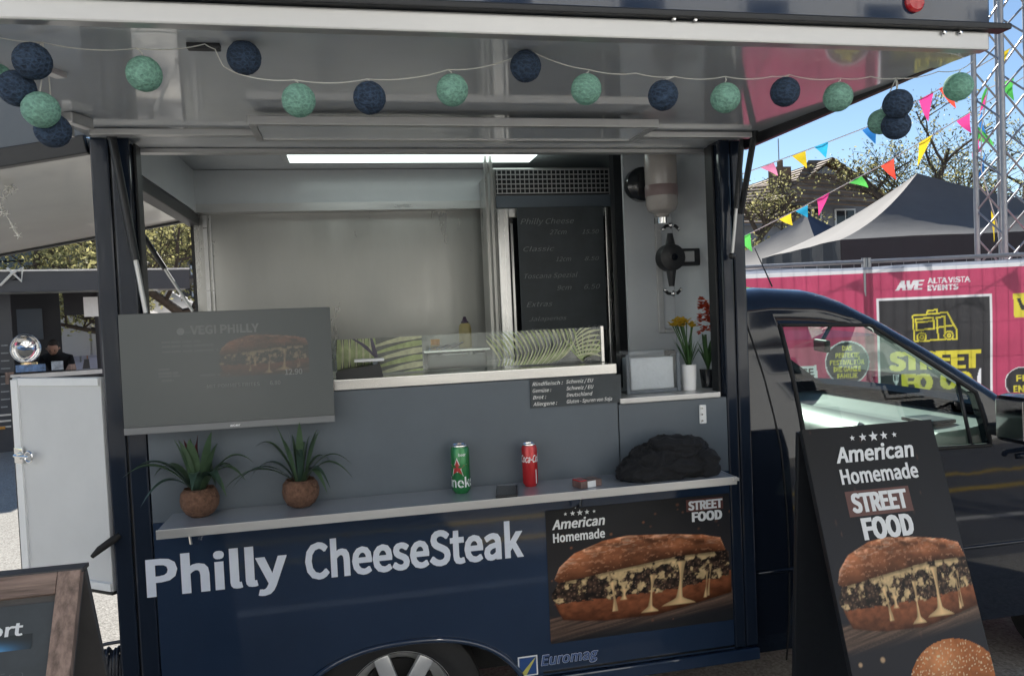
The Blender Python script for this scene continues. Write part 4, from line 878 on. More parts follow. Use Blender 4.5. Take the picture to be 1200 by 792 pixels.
md = jk.modifiers.new('r', 'REMESH'); md.mode = 'VOXEL'; md.voxel_size = .0042; md2 = jk.modifiers.new('s', 'SMOOTH'); md2.iterations = 4; bpy.context.view_layer.update()
m2 = bpy.data.meshes.new_from_object(jk.evaluated_get(bpy.context.evaluated_depsgraph_get())); jk.modifiers.clear(); nrm = [v.normal.copy() for v in m2.vertices]
for v, n_j in zip(m2.vertices, nrm):
    p_ = V((v.co.x*14, v.co.y*22, v.co.z*30)); wv = V((mn.noise(p_*.6), mn.noise(p_*.6+V((7,3,1))), mn.noise(p_*.6+V((2,9,4)))))*1.3
    d = (1-abs(mn.noise(p_*.55+wv)))**3*.016-.007+(1-abs(mn.noise(p_*1.5+wv*1.2+V((4,4,4)))))**3*.006
    if v.co.z > .006: v.co += n_j*d
    v.co.z = max(v.co.z, .0008)
m2.materials.clear(); m2.materials.append(MT['cloth']); m2.shade_smooth(); jk.data = m2
tag(jk, 'crumpled black jacket heaped at the end of the drink shelf', 'jacket')

# ---- cotton ball garland under the hatch edge
BY = -1.045
gar = thing('ball_garland', 'garland of navy and mint cotton balls hung under the raised hatch', 'garland', (1.15,BY,2.0))
balls = [(38,72,23,0),(20,104,22,0),(-4,93,14,1),(48,129,20,1),(62,153,18,0),(169,87,22,1),(286,68,20,0),(350,118,20,1),(433,115,19,0),(530,106,19,1),(616,78,19,0),(687,105,18,1),(777,112,18,0),(850,115,17.5,1),(920,108,17.5,0),(982,114,18,1),(1123,102,18,1),(1052,122,18.5,0),(1032,143,15,1),(1050,147,17.5,0)]
bpos = []
for i, (px_, py_, rp, mint) in enumerate(balls):
    yy = BY+(.05 if i in (2,4,18) else 0)-(.03 if i in (17,0) else 0); c = onY(px_, py_, yy); rr = .0345*(1 if rp > 16 else .9); bpos.append((c, rr))
    mb = MB().sphere(c, rr, 26, 18); mb.v = [tuple(c+(V(v)-c)*(1+random.uniform(-.012,.012))) for v in mb.v]
    mb.build('cotton_ball', 'ball_mint' if mint else 'ball_navy', gar, 'all')
def cordpts(anchors):
    out = []
    for a, b in zip(anchors[:-1], anchors[1:]):
        a, b = V(a), V(b); n = 10; sag = (b-a).length*.05
        for i in range(n): t = i/n; out.append(a.lerp(b, t)-Z*sag*4*t*(1-t))
    return out+[V(anchors[-1])]
an = [onY(x_, y_, BY) for x_, y_ in ((-30,36),(50,50),(160,57),(240,52),(252,58),(262,78),(283,88),(345,94),(430,93),(525,82),(590,72),(618,58),(690,82),(745,86),(790,90),(850,90),(905,90),(925,88),(985,92),(1020,90),(1050,92),(1100,84),(1125,82),(1140,72))]
MB().tube(cordpts(an), .0012, 5).build('cord', 'cord', gar)
for (c, rr) in bpos:
    k = min(range(len(an)), key=lambda i_: (an[i_]-c).length); top = c+Z*rr
    MB().tube([top, top.lerp(an[k], .5)+X*.003, an[k]] if (an[k]-top).length > .004 else [top, top+Z*.01], .0014, 5).build('drop_cord', 'cord', gar)

# ---- tangle of fairy lights on the opened rear hatch
fl = thing('fairy_lights', 'loose white fairy light wire dangling from the opened rear hatch', 'fairy lights', tuple(onY(8,210,.3)))
pts = [onY(x_, y_, .3) for x_, y_ in ((-6,190),(3,197),(8,212),(4,226),(12,222),(2,234),(6,250),(14,262),(24,278),(18,272),(10,256))]
MT['wire'] = mat('silver_wire', (.75,.75,.72), .35, .4); MB().tube(cordpts(pts), .0018, 5).build('wire', 'wire', fl)
for i, (x_, y_) in enumerate(((2,199),(9,221),(13,219),(5,232),(1,243),(8,251),(16,266),(22,276),(3,249),(12,226),(17,222))):
    c = onY(x_, y_, .298); mb = MB()
    for k in range(5): a = 6.28*k/5+i; mb.tube([c, c+V((.014*math.cos(a),-.004,.014*math.sin(a)))], .0022, 5, .001)
    mb.build('bulb_star', 'wire', fl)

# ================================================================== SIGNS IN FRONT OF THE TRUCK
# ---- tall poster stand
ax0, ax1 = 2.232, 2.722; AT = V((0,-.45,1.252)); sl = V((0,-.232,-.725)).normalized(); AL = AT.z/-sl.z-.01
up_ = -sl; an_ = X.cross(up_).normalized(); an_ = an_ if an_.y < 0 else -an_
ab = thing('poster_stand', 'tall leaning poster stand with sandwich and burger pictures in front of the cab', 'poster stand', ((ax0+ax1)/2,-.6,0))
cA = V(((ax0+ax1)/2,AT.y,AT.z))+sl*(AL/2)
MB().obox(cA-an_*.012, X, an_, up_, ax1-ax0, .02, AL, .004).build('front_board', 'blk', ab)
bl = V((0,.10,-1.22)).normalized(); cB = V(((ax0+ax1)/2,AT.y+.03,AT.z-.012))+bl*(1.24/2)
MB().obox(cB, X, X.cross(bl).normalized(), bl, ax1-ax0, .018, 1.24, .004).build('rear_board', 'blk', ab)
AW = ax1-ax0; hN, wN = 400, 170
uu, tt_ = np.meshgrid(np.linspace(0,1,wN), np.linspace(0,1,hN)); mx_ = tt_*AL/AW      # mx_ = distance down in widths
im = backdrop(uu, (mx_/2.4), 12)*.55*np.array([.75,.9,1.25])*np.clip(.45+.5*mx_, .45, 1.2)[...,None]
su, st = (uu-.0)/1.03, (mx_-.52)/.90; tmp = im.copy(); sandwich(tmp, su, st, 1.4); mk = sm(st, .12, .24)*sm(1.06-st, 0, .1); im = im*(1-mk[...,None])+tmp*mk[...,None]
# burger at the foot
bx, by = (uu-.72)/.35, (mx_-1.71)/.32
r2_ = bx**2+(by*1.15)**2; n_ = vnoise(uu, mx_, 40, 4, 91); dome = (np.sqrt(np.clip(bx**2+(np.minimum(by,0)*1.05)**2,0,9)) < 1)&(by < .10)&(by > -1)
c = lin((176,104,58))*(1.15-.5*np.clip(by+.6,0,1))[...,None]*(.65+.6*n_)[...,None]; c = c+np.clip(.5-np.hypot(bx+.25,by+.6),0,1)[...,None]*lin((215,165,120))
wd, wi = worley(uu, mx_, 42, 6); seed_ = (wd < .20)&(wi > .25)&(by < -.25); c = np.where(seed_[...,None], lin((235,215,175)), c)
blend(im, dome.astype(float), c); edge = dome&(by > -.06)&(n_ > .45); blend(im, edge*.7, lin((235,205,165)))
lay = (np.abs(bx) < 1.02)
for y0_, y1_, col_ in ((.10,.20,(200,150,60)),(.18,.36,(70,40,32)),(.34,.44,(96,130,50)),(.42,.50,(170,50,40)),(.50,.80,(150,92,55))):
    mk = (lay&(by+.05*(n_-.5)*2 > y0_)&(by < y1_)).astype(float); blend(im, mk, lin(col_)*(.6+.8*n_)[...,None])
for cx_, cy_, rr_ in ((.07,1.48,.018),(.23,1.47,.022),(.06,1.9,.03),(.16,1.97,.04),(.3,1.93,.03),(.12,2.1,.05)):
    d_ = np.hypot(uu-cx_, mx_-cy_); blend(im, sm(rr_-d_, 0, rr_*.6)*.8, lin((225,190,150)))
O_ = V((ax0,AT.y,AT.z))+sl*AL+an_*.0005
pic = printed('poster', im*.9, O_, X, up_, AW, AL, MT['print'], ab)
def apt(u, m): return V((ax0,AT.y,AT.z))+X*(u*AW)+sl*(m*AW)+an_*.002
logo(pic, apt(.20,.395), X, up_, an_, AW*.60)
MB().flat([(0,0),(.48*AW,0),(.48*AW,.165*AW),(0,.165*AW)], apt(.215,.595)-an_*.0008, X, up_).build('label_ground', 'redblk', pic)
mb = MB(); textmb(mb, 'STREET', apt(.245,.572), X, up_, AW*.42, AW*.125, bold=.045); textmb(mb, 'FOOD', apt(.285,.748), X, up_, AW*.38, AW*.14, bold=.045); mb.build('lettering', 'vinylw', pic)

# ---- wooden pavement board at the left
wx1 = .168; wx0 = wx1-.60; WT = V((0,-.80,1.129)); wsl = V((0,-.106,-.198)).normalized(); WLn = WT.z/-wsl.z-.005; wup = -wsl; wn_ = X.cross(wup).normalized(); wn_ = wn_ if wn_.y < 0 else -wn_
wbd = thing('pavement_board', 'wood-framed pavement sign with dark chalk panel beside the white rear door', 'pavement sign', ((wx0+wx1)/2,-.9,0))
MT['wood'] = mat('weathered_wood', (.27,.19,.155), .7, var=.75, vscale=55, stretch=(1,1,.06), bump=.4, bscale=40); MT['woodh'] = mat('weathered_wood_h', (.27,.19,.155), .7, var=.75, vscale=55, stretch=(.06,1,1), bump=.4, bscale=40); MT['wooddk'] = mat('board_back', (.085,.08,.08), .7, var=.2, vscale=10)
def wpt(u, m, o=0.): return V((wx0+u, WT.y, WT.z))+wsl*m+wn_*o
FWd = .048
MB().obox(wpt(.3,WLn/2,-.010), X, wn_, wup, .60-.004, .016, WLn-.01).build('backing', 'wooddk', wbd)
for u_ in (FWd/2, .60-FWd/2): MB().obox(wpt(u_,WLn/2,.004), X, wn_, wup, FWd, .022, WLn, .002).build('frame_rail', 'wood', wbd)
for m_, u0, u1 in ((FWd/2,FWd+.001,.42),(FWd/2,.4225,.60-FWd-.001),(WLn-.10,FWd+.001,.60-FWd-.001)): MB().obox(wpt((u0+u1)/2,m_,.003), X, wn_, wup, u1-u0, .022, FWd, .002).build('frame_rail', 'woodh', wbd)
MB().obox(wpt(.3,(FWd+WLn-.12)/2,.0), X, wn_, wup, .60-2*FWd-.002, .006, WLn-.12-FWd-.03).build('chalk_panel', 'board', wbd)
MB().obox(V(((wx0+wx1)/2,WT.y+.012,WT.z+.004)), X, Y, Z, .606, .045, .010, .002).build('top_strip', 'wooddk', wbd)
wbl = V((0,.105,-.296)).normalized(); MB().obox(V(((wx0+wx1)/2,WT.y+.02,WT.z-.003))+wbl*.59, X, X.cross(wbl).normalized(), wbl, .60, .018, 1.18, .002).build('rear_board', 'wooddk', wbd)
mb = MB(); textmb(mb, 'ort', wpt(.60-FWd-.060,.128,.0045), X, wup, .068, .028, bold=.022, align='R'); mb.build('lettering', 'vinylw', wbd)
uu, tt_ = np.meshgrid(np.linspace(0,1,60), np.linspace(0,1,16)); g_ = np.exp(-((uu-.62)/.20)**2)*np.exp(-((1-tt_)/.42)**2)
im = np.array([.035,.042,.046])*(1-g_[...,None])+g_[...,None]*np.array([.10,.42,.85]); im = im+np.exp(-((uu-.55)/.16)**2*1.)[...,None]*np.exp(-((1-tt_)/.10)**2)[...,None]*.35
printed('printed_arc', im, wpt(.60-FWd-.30,.158,.0042), X, wup, .26, .032, MT['print'], wbd)
mb = MB(); textmb(mb, 're', wpt(.60-FWd-.050,.222,.0045), X, (wup+X*.15).normalized(), .055, .026, bold=-.012, align='R'); mb.build('handwriting', 'chalkdim', wbd)
# ---- cable coil by the truck's rear corner
cq = onY(128,775,.05); MT['cable'] = mat('dark_cable', (.015,.02,.035), .4)
cbl = thing('cable_coil', 'coiled dark power cable hanging at the rear corner of the truck', 'cable', (-.05,.06,cq.z-.12))
MB().tube([V((-.075,.06,cq.z+.055)), V((-.05,.05,cq.z+.062)), V((.005,.04,cq.z+.068))], .006, 8).build('hook', 'cable', cbl, True)
for k in range(7):
    x_ = -.075+.011*k; MB().tube([V((x_,.06+.035*math.cos(t), cq.z-.06+.09*math.sin(t)+.006*(k % 3))) for t in np.linspace(0,6.283,18)], .0055, 7).build('cable_loop', 'cable', cbl, True)

# ================================================================== FENCE AND BANNER ON THE RIGHT
FZ = 1.935
fa, fb_ = onZ(872,318,FZ), onZ(1200,303,FZ); fe = (fb_-fa); fe.z = 0; fe.normalize(); fn = V((fe.y,-fe.x,0)); fn = fn if fn.y < 0 else -fn
fp0 = V((fa.x,fa.y,0))-fe*3.6; FLn = 9.2
def fpx(x, y, o=0.): q = onP(x, y, V((fa.x,fa.y,0))+fn*o, fn); return q
fence = thing('mesh_fence', 'wire mesh site fence carrying the long pink festival banner', 'fence', tuple(fp0+fe*FLn/2))
MT['galv'] = mat('galvanised', (.34,.35,.37), .45, .7, var=.1, vscale=20)
for k in range(4):
    a = fp0+fe*(2.3*k)-fn*.02
    for dx in (.02, 2.28): MB().tube([a+fe*dx+Z*.0, a+fe*dx+Z*2.0], .019, 8).build('post', 'galv', fence, True)
    MB().tube([a+fe*.02+Z*1.97, a+fe*2.28+Z*1.97], .017, 8).build('rail', 'galv', fence, True)
    MB().tube([a+fe*.02+Z*.12, a+fe*2.28+Z*.12], .017, 8).build('rail', 'galv', fence, True)
    for i in range(22): MB().tube([a+fe*(.1*(i+1))+Z*.12, a+fe*(.1*(i+1))+Z*1.97], .0022, 4, cap=False).build('wire', 'galv', fence)
    for i in range(6): MB().tube([a+fe*.02+Z*(.30+.29*i), a+fe*2.28+Z*(.30+.29*i)], .0025, 4, cap=False).build('wire', 'galv', fence)
    for dx in (.0,): MB().obox(a+Z*.06, fe, fn, Z, .22, .60, .12, .02).build('foot_block', 'wooddk', fence)
MT['pink'] = mat('banner_pink', (.50,.055,.145), .6, var=.10, vscale=5, trans=.42, bump=.25, bscale=7); MT['bwht'] = mat('banner_white', (.72,.73,.76), .6, var=.05, trans=.2, bump=.2, bscale=7)
MT['bblk'] = mat('banner_black', (.040,.040,.044), .55, var=.12, vscale=6, trans=.25, bump=.2, bscale=7); MT['byel'] = mat('banner_yellow', (.66,.58,.06), .6, var=.06, trans=.35)
MT['bshade'] = mat('banner_top_shade', (.33,.37,.46), .6, trans=.3)  # grey-blue is the shade along the banner's top edge, put into the colour
ban = thing('festival_banner', 'long pink banner with street food poster print, tied to the mesh fence', 'banner', tuple(fp0+fe*FLn/2+Z*.1))
def wavez(s_): return .010*math.sin(s_*2.3)+.006*math.sin(s_*5.1+1)
def strip(z0f, z1f, m, o, s0=0., s1=FLn, n=120, name='sheet', nz=8):
    mb = MB(); vs = []
    for i in range(n+1):
        s_ = s0+(s1-s0)*i/n
        for j in range(nz+1):
            z = z0f(s_)+(z1f(s_)-z0f(s_))*j/nz; vs.append(fp0+fe*s_+Z*z+fn*(o+.010+.009*math.sin(s_*3.1+z*2)+.006*math.sin(s_*7.3-z*5)+.003*math.sin(s_*62.8)))
    mb.add(vs, [(i*(nz+1)+j, (i+1)*(nz+1)+j, (i+1)*(nz+1)+j+1, i*(nz+1)+j+1) for i in range(n) for j in range(nz)]); return mb.build(name, m, ban, 'all', fixn=False)
ztop = lambda s_: FZ+wavez(s_); 
strip(lambda s_: FZ-.062, lambda s_: FZ-.030+.4*wavez(s_), 'bwht', .002, name='white_hem', nz=3); strip(lambda s_: FZ-.030+.4*wavez(s_), ztop, 'bshade', .003, name='top_hem_shade', nz=2)
def on(o): return V((fa.x,fa.y,0))+fn*o
# the print: colours on a fine sheet, so that the low sun shines through cloth and print alike
def sz_(x, y): q = fpx(x, y, .012); return ((q-fp0).dot(fe), q.z)
SA, SB, ZA, ZB, CE = sz_(850,400)[0], sz_(1245,400)[0], .45, FZ-.062, .0065
nS, nZ = int((SB-SA)/CE), int((ZB-ZA)/CE); gs = SA+(SB-SA)*np.arange(nS+1)/nS; gz_ = ZA+(ZB-ZA)*np.arange(nZ+1)/nZ
PINK, WHT, BLK, YEL = np.array([.46,.060,.135]), np.array([.70,.71,.74]), np.array([.038,.038,.042]), np.array([.66,.58,.06])
canvas = np.tile(PINK, (nZ+1, nS+1, 1))
def fill(pts, col):
    pts = np.array(pts); x0, y0 = pts.min(0); x1, y1 = pts.max(0)
    i0_, i1_ = np.searchsorted(gs, x0), np.searchsorted(gs, x1); j0_, j1_ = np.searchsorted(gz_, y0), np.searchsorted(gz_, y1)
    if i1_ <= i0_ or j1_ <= j0_: return
    A_, B_ = np.meshgrid(gs[i0_:i1_], gz_[j0_:j1_]); ins = np.zeros(A_.shape, bool); n = len(pts)
    for k in range(n):
        (xa, ya), (xb, yb_) = pts[k-1], pts[k]
        if ya == yb_: continue
        ins ^= ((ya > B_) != (yb_ > B_)) & (A_ < (xb-xa)*(B_-ya)/(yb_-ya)+xa)
    canvas[j0_:j1_, i0_:i1_][ins] = col
def bpoly(pts, col): fill([sz_(*p) for p in pts], col)
def btext(t_, x, y, wpx_, cpx, col=WHT, bold=.0, shear=0.):
    a = sz_(x, y); wd = sz_(x+wpx_, y-wpx_*.045)[0]-a[0]; cap = sz_(x, y-cpx)[1]-a[1]; mb = MB(); textmb(mb, t_, V((0,0,0)), X, Z, wd, cap, bold=bold, shear=shear)
    for f in mb.f: fill([(a[0]+mb.v[i][0], a[1]+mb.v[i][2]) for i in f], col)
def bline(p, q, col, w_=.013):
    a, b = np.array(sz_(*p)), np.array(sz_(*q)); d = (b-a)/max(1e-6, np.hypot(*(b-a))); n = np.array([-d[1], d[0]])*w_/2; a = a-d*w_/2; b = b+d*w_/2; fill([a-n, b-n, b+n, a+n], col)
def bdisc(x, y, rp):
    c = sz_(x, y); r__ = abs(sz_(x+rp, y)[0]-c[0])
    for k, col in ((1.06,WHT),(1.,BLK)): fill([(c[0]+r__*k*math.cos(t), c[1]+r__*k*math.sin(t)) for t in np.linspace(0,6.283,41)[:-1]], col)
tl, tr = sz_(1027,350), sz_(1162,345)
fill([(tl[0],tl[1]),(tr[0],tl[1]),(tr[0],.5),(tl[0],.5)], WHT); fill([(tl[0]+.02,tl[1]-.02),(tr[0]-.02,tl[1]-.02),(tr[0]-.02,.52),(tl[0]+.02,.52)], BLK)
btext('AVE', 1049, 341, 34, 11.5, bold=.05, shear=.2); btext('ALTA VISTA', 1087, 332.5, 50, 6.5, bold=.03); btext('EVENTS', 1087, 340.5, 36, 6.5, bold=.03)
btext('STREET', 1043, 435, 107, 22, YEL, .06); btext('FO', 1058, 459, 36, 20, YEL, .06); btext('OD', 1102, 456, 38, 20, YEL, .06); btext('PA', 1059, 482, 40, 20, YEL, .06)
for path in ([(1070,370),(1110,366),(1118,381),(1121,386),(1121,397),(1073,400),(1070,370)],[(1086,369),(1088,364),(1098,363),(1099,367)],[(1074,374),(1094,372),(1095,385),(1075,387),(1074,374)],[(1074,378),(1095,376)],[(1098,372),(1107,371),(1108,396)],[(1098,372),(1100,397)],[(1098,384),(1117,381)]):
    for p, q in zip(path[:-1], path[1:]): bline(p, q, YEL)
for c in ((1081,395),(1112,393)):
    bpoly([(c[0]+6*math.cos(t), c[1]+6*math.sin(t)) for t in np.linspace(0,6.283,25)[:-1]], BLK)
    for r__ in (5,1.8):
        for i in range(14): a, b = 6.283*i/14, 6.283*(i+1)/14; bline((c[0]+r__*math.cos(a),c[1]+r__*math.sin(a)), (c[0]+r__*math.cos(b),c[1]+r__*math.sin(b)), YEL, .012)
bpoly([(1048,439),(1049.2,439),(1049.2,446),(1050.4,446),(1050.4,439),(1051.6,439),(1051.6,446),(1052.8,446),(1052.8,439),(1054,439),(1054,447),(1052,450),(1052.5,474),(1050,474),(1050,450),(1048,447)], WHT)
bpoly([(1145,456),(1146,438),(1148,432),(1150,431),(1150,456)], WHT)
bdisc(993,425,25)
for i, (t_, wpx_) in enumerate((('DAS',11),('PERFEKTE',28),('FESTIVAL FÜR',40),('DIE GANZE',32),('FAMILIE',24))): btext(t_, 993-wpx_/2, 411+i*8.0+wpx_*.02, wpx_, 5.6, YEL, .03)
bdisc(1197,448,18); btext('FR', 1191, 447, 14, 8, YEL, .03); btext('ENT', 1187, 460, 20, 8, YEL, .03)
bpoly([(1186,344),(1216,342.5),(1217,370),(1188,372)], YEL); btext('V', 1191, 364, 16, 15, BLK, .03)
bpoly([(918,430.5),(957,428),(958,443),(919,445.5)], WHT); btext('AGE', 932, 441.5, 22, 9, BLK, .03)
def bwave(s_, z): return .010+.009*np.sin(s_*3.1+z*2)+.006*np.sin(s_*7.3-z*5)+.003*np.sin(s_*62.8)
def bprint_mat():
    m = bpy.data.materials.new('banner_print'); m.use_nodes = True; t = m.node_tree; p = t.nodes['Principled BSDF']; L = t.links.new
    at = t.nodes.new('ShaderNodeVertexColor'); at.layer_name = 'print'; tc = t.nodes.new('ShaderNodeTexCoord'); n = t.nodes.new('ShaderNodeTexNoise'); n.inputs['Scale'].default_value = 4; n.inputs['Detail'].default_value = 6; L(tc.outputs['Object'], n.inputs[0])
    mr = t.nodes.new('ShaderNodeMapRange'); mr.inputs[1].default_value = .3; mr.inputs[2].default_value = .7; mr.inputs[3].default_value = .86; mr.inputs[4].default_value = 1.12; L(n.outputs[0], mr.inputs[0])
    x = t.nodes.new('ShaderNodeMix'); x.data_type = 'RGBA'; x.blend_type = 'MULTIPLY'; x.inputs[0].default_value = 1; L(at.outputs[0], x.inputs[6]); L(mr.outputs[0], x.inputs[7]); L(x.outputs[2], p.inputs['Base Color']); p.inputs['Roughness'].default_value = .5
    n2 = t.nodes.new('ShaderNodeTexNoise'); n2.inputs['Scale'].default_value = 7; L(tc.outputs['Object'], n2.inputs[0]); b = t.nodes.new('ShaderNodeBump'); b.inputs['Strength'].default_value = .35; b.inputs['Distance'].default_value = .02; L(n2.outputs[0], b.inputs['Height']); L(b.outputs[0], p.inputs['Normal'])
    tr_ = t.nodes.new('ShaderNodeBsdfTranslucent'); L(x.outputs[2], tr_.inputs[0]); mx = t.nodes.new('ShaderNodeMixShader'); mx.inputs[0].default_value = .22; L(p.outputs[0], mx.inputs[1]); L(tr_.outputs[0], mx.inputs[2]); L(mx.outputs[0], t.nodes['Material Output'].inputs[0]); return m
MT['bprint'] = bprint_mat()
def banner_sheet(s0, s1, z0, z1, img):
    h, wv = img.shape[:2]; ss, zz = np.meshgrid(np.linspace(s0,s1,wv), np.linspace(z0,z1,h)); wob = bwave(ss, zz)
    P = (np.array(fp0-ORG[ban.name])+ss[...,None]*np.array(fe)+zz[...,None]*np.array([0,0,1])+wob[...,None]*np.array(fn)).reshape(-1,3)
    idx = np.arange(h*wv).reshape(h, wv); q = np.stack([idx[:-1,:-1], idx[:-1,1:], idx[1:,1:], idx[1:,:-1]], -1).reshape(-1,4)
    me = bpy.data.meshes.new('sheet'); me.vertices.add(len(P)); me.vertices.foreach_set('co', P.astype(np.float32).ravel()); me.loops.add(q.size); me.loops.foreach_set('vertex_index', q.astype(np.int32).ravel())
    me.polygons.add(len(q)); me.polygons.foreach_set('loop_start', np.arange(0, q.size, 4, dtype=np.int32)); me.update(calc_edges=True)
    at = me.color_attributes.new('print', 'FLOAT_COLOR', 'POINT'); c = np.ones((h*wv,4), np.float32); c[:,:3] = img.reshape(-1,3); at.data.foreach_set('color', c.ravel()); me.materials.append(MT['bprint']); me.shade_smooth()
    o = bpy.data.objects.new('sheet', me); COL.objects.link(o); o.parent = ban; return o
pl_ = lambda h, wv: np.tile(PINK, (h, wv, 1))
banner_sheet(SA, SB, ZA, ZB, canvas); banner_sheet(0., SA, .12, ZB, pl_(30,60)); banner_sheet(SB, FLn, .12, ZB, pl_(30,60)); banner_sheet(SA, SB, .12, ZA, pl_(8,80))

# ================================================================== TENTS
MT['tentg'] = mat('tent_black', (.12,.125,.13), .7, spec=.2, var=.12, vscale=2, bump=.3, bscale=5, trans=.06); MT['tentd'] = mat('tent_valance', (.020,.023,.030), .7, var=.15, vscale=3, bump=.2, bscale=6)
MT['tentsun'] = mat('tent_sunlit', (.31,.30,.29), .8, spec=.08, var=.08, vscale=2, bump=.3, bscale=4, trans=.2); MT['tentn'] = mat('tent_navy', (.035,.042,.075), .6, var=.1, vscale=2, trans=.08)  # the paler cloth carries painted sunlight for the tents' left slopes
def tent(name, label, corners, peak, eave, val, ms, mv, group=None, sag=.12, hem=None):
    cs = [V((c.x,c.y,eave)) for c in corners]; ctr = sum((V((c.x,c.y,0)) for c in cs), V((0,0,0)))/4; t = thing(name, label, 'tent', tuple(ctr), group); pk = V((peak.x,peak.y,peak.z))
    for k in range(4):
        a, b = cs[k], cs[(k+1) % 4]; n = 10; vs = []; rows = []
        for i in range(n+1):
            s_ = i/n; row = []
            for j in range(n+1):
                u_ = j/n; e = a.lerp(b, u_); p = e.lerp(pk, s_); dip = -sag*4*s_*(1-s_)*(1+.35*math.sin(math.pi*u_)); p = p+Z*(dip+.02*math.sin(9*u_+7*s_)*math.sin(math.pi*u_)*(1-s_)); row.append(len(vs)); vs.append(p)
            rows.append(row)
        mb = MB(); mb.add(vs, [(rows[i][j], rows[i][j+1], rows[i+1][j+1], rows[i+1][j]) for i in range(n) for j in range(n)]); mb.build('roof_panel', ms[k % len(ms)], t, 'all')
        mb = MB(); out = ((a+b)/2-ctr); out.z = 0; out.normalize(); vv = []
        for j in range(13): e = a.lerp(b, j/12)+out*(.004+.01*math.sin(j*2.1)); vv += [e, e-Z*val]
        mb.add(vv, [(2*j,2*j+1,2*j+3,2*j+2) for j in range(12)]); mb.build('valance', mv, t)
        MB().tube([V((a.x,a.y,0)).lerp(V((ctr.x,ctr.y,0)),.015), (a-Z*.02).lerp(V((ctr.x,ctr.y,a.z-.02)),.015)], .022, 8).build('leg', 'galv', t)
    return t
tE = 2.42
A = onZ(985,281,tE); B = onZ(893,303,tE); dAB = (B-A); dAB.z = 0
if dAB.length > 5.2: B = A+dAB.normalized()*5.2
pr = V((dAB.y,-dAB.x,0)).normalized(); pr = pr if pr.x > 0 else -pr
Cc, Dd = A+pr*4.6, B+pr*4.6; ctr = (A+B+Cc+Dd)/4; pk = ray(1075,203); tt0 = ((ctr.x-CAM.x)*pk.x+(ctr.y-CAM.y)*pk.y)/(pk.x**2+pk.y**2); PK = CAM+pk*tt0
tent('party_tent', 'large black gazebo tent with left slope coloured as sunlit, standing behind the pink banner', [A, Cc, Dd, B], V((PK.x,PK.y,PK.z)), tE, .55, ['tentg','tentg','tentg','tentsun'], 'tentd')
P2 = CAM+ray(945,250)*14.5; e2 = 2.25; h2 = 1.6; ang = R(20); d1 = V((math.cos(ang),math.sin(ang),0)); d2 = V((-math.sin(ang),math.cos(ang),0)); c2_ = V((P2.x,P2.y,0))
tent('party_tent', 'smaller navy gazebo tent with left slope coloured as sunlit beneath the tiled house roof', [c2_-d1*h2-d2*h2, c2_+d1*h2-d2*h2, c2_+d1*h2+d2*h2, c2_-d1*h2+d2*h2], P2, e2, .35, ['tentn','tentn','tentn','tentsun'], 'tentn')

# ================================================================== TRUSS TOWER AND BUNTING
tq = onP(1176,300, on(-.9), fn); tb = V((tq.x,tq.y,0)); 
truss = thing('truss_tower', 'tall aluminium truss tower with zigzag braces behind the pink banner', 'truss tower', tuple(tb)); TS = .29; TH = 5.4
te = (fe*math.cos(.35)+(-fn)*math.sin(.35)).normalized(); tn = V((-te.y,te.x,0)); chs = [tb+te*(i*TS/2)+tn*(j*TS/2) for i, j in ((-1,-1),(1,-1),(1,1),(-1,1))]
for c in chs: MB().tube([c, c+Z*TH], .024, 10).build('chord', 'galv', truss, True)
for k in range(4):
    a, b = chs[k], chs[(k+1) % 4]; n = int(TH/.26)
    for i in range(n):
        z0_, z1_ = .1+i*.26, .1+(i+1)*.26; p, q = (a, b) if i % 2 else (b, a); MB().tube([p+Z*z0_, q+Z*z1_], .009, 6).build('brace', 'galv', truss, True)
MB().obox(tb+Z*.015, te, tn, Z, .7, .7, .03, .004).build('base_plate', 'galv', truss)
FC = {'g':(.10,.50,.10),'y':(.72,.55,.03),'c':(.03,.38,.62),'m':(.66,.06,.26),'r':(.70,.08,.05),'p':(.62,.22,.36),'b':(.03,.20,.55)}
for k_, c_ in FC.items(): MT['flag'+k_] = mat('flag_'+k_, c_, .55, var=.08, trans=.45)
def bunting(label, pts, flags, dist, size=.17):
    P = [CAM+ray(x_, y_)*d_ for (x_, y_), d_ in zip(pts, dist)]; t = thing('bunting', label, 'bunting', tuple(P[0])); fine = []
    for a, b in zip(P[:-1], P[1:]):
        for j in range(8): fine.append(a.lerp(b, j/8))
    fine.append(P[-1]); MB().tube(fine, .006, 5).build('string', 'cord', t); proj = lambda p: 600+FPX*((p-CAM).dot(_R))/((p-CAM).dot(_F))
    projy = lambda p: 396-FPX*((p-CAM).dot(_U))/((p-CAM).dot(_F)); rnd = random.Random(len(flags))
    for (fx, fy, c, tw, ln) in flags:
        k = min(range(len(fine)), key=lambda i_: math.hypot(proj(fine[i_])-fx, projy(fine[i_])-fy)); p = fine[k]; d = (fine[min(k+1,len(fine)-1)]-fine[max(k-1,0)]).normalized()
        n = 5; mb = MB(); vs = []; sd_ = d.cross(Z).normalized(); w_ = size*.85; sway = V((tw,rnd.uniform(-.3,.3),-1)).normalized()
        for i in range(n+1):
            s_ = i/n; hw = w_/2*(1-s_)+.003; c0_ = p+sway*(size*1.25*ln*s_)+sd_*(.035*math.sin(s_*3+fx)); vs += [c0_-d*hw, c0_+sd_*.02*(1-s_), c0_+d*hw]
        mb.add(vs, [f for i in range(n) for f in ((3*i,3*i+1,3*i+4,3*i+3),(3*i+1,3*i+2,3*i+5,3*i+4))]); mb.build('flag', 'flag'+c, t, 'all')
    return t
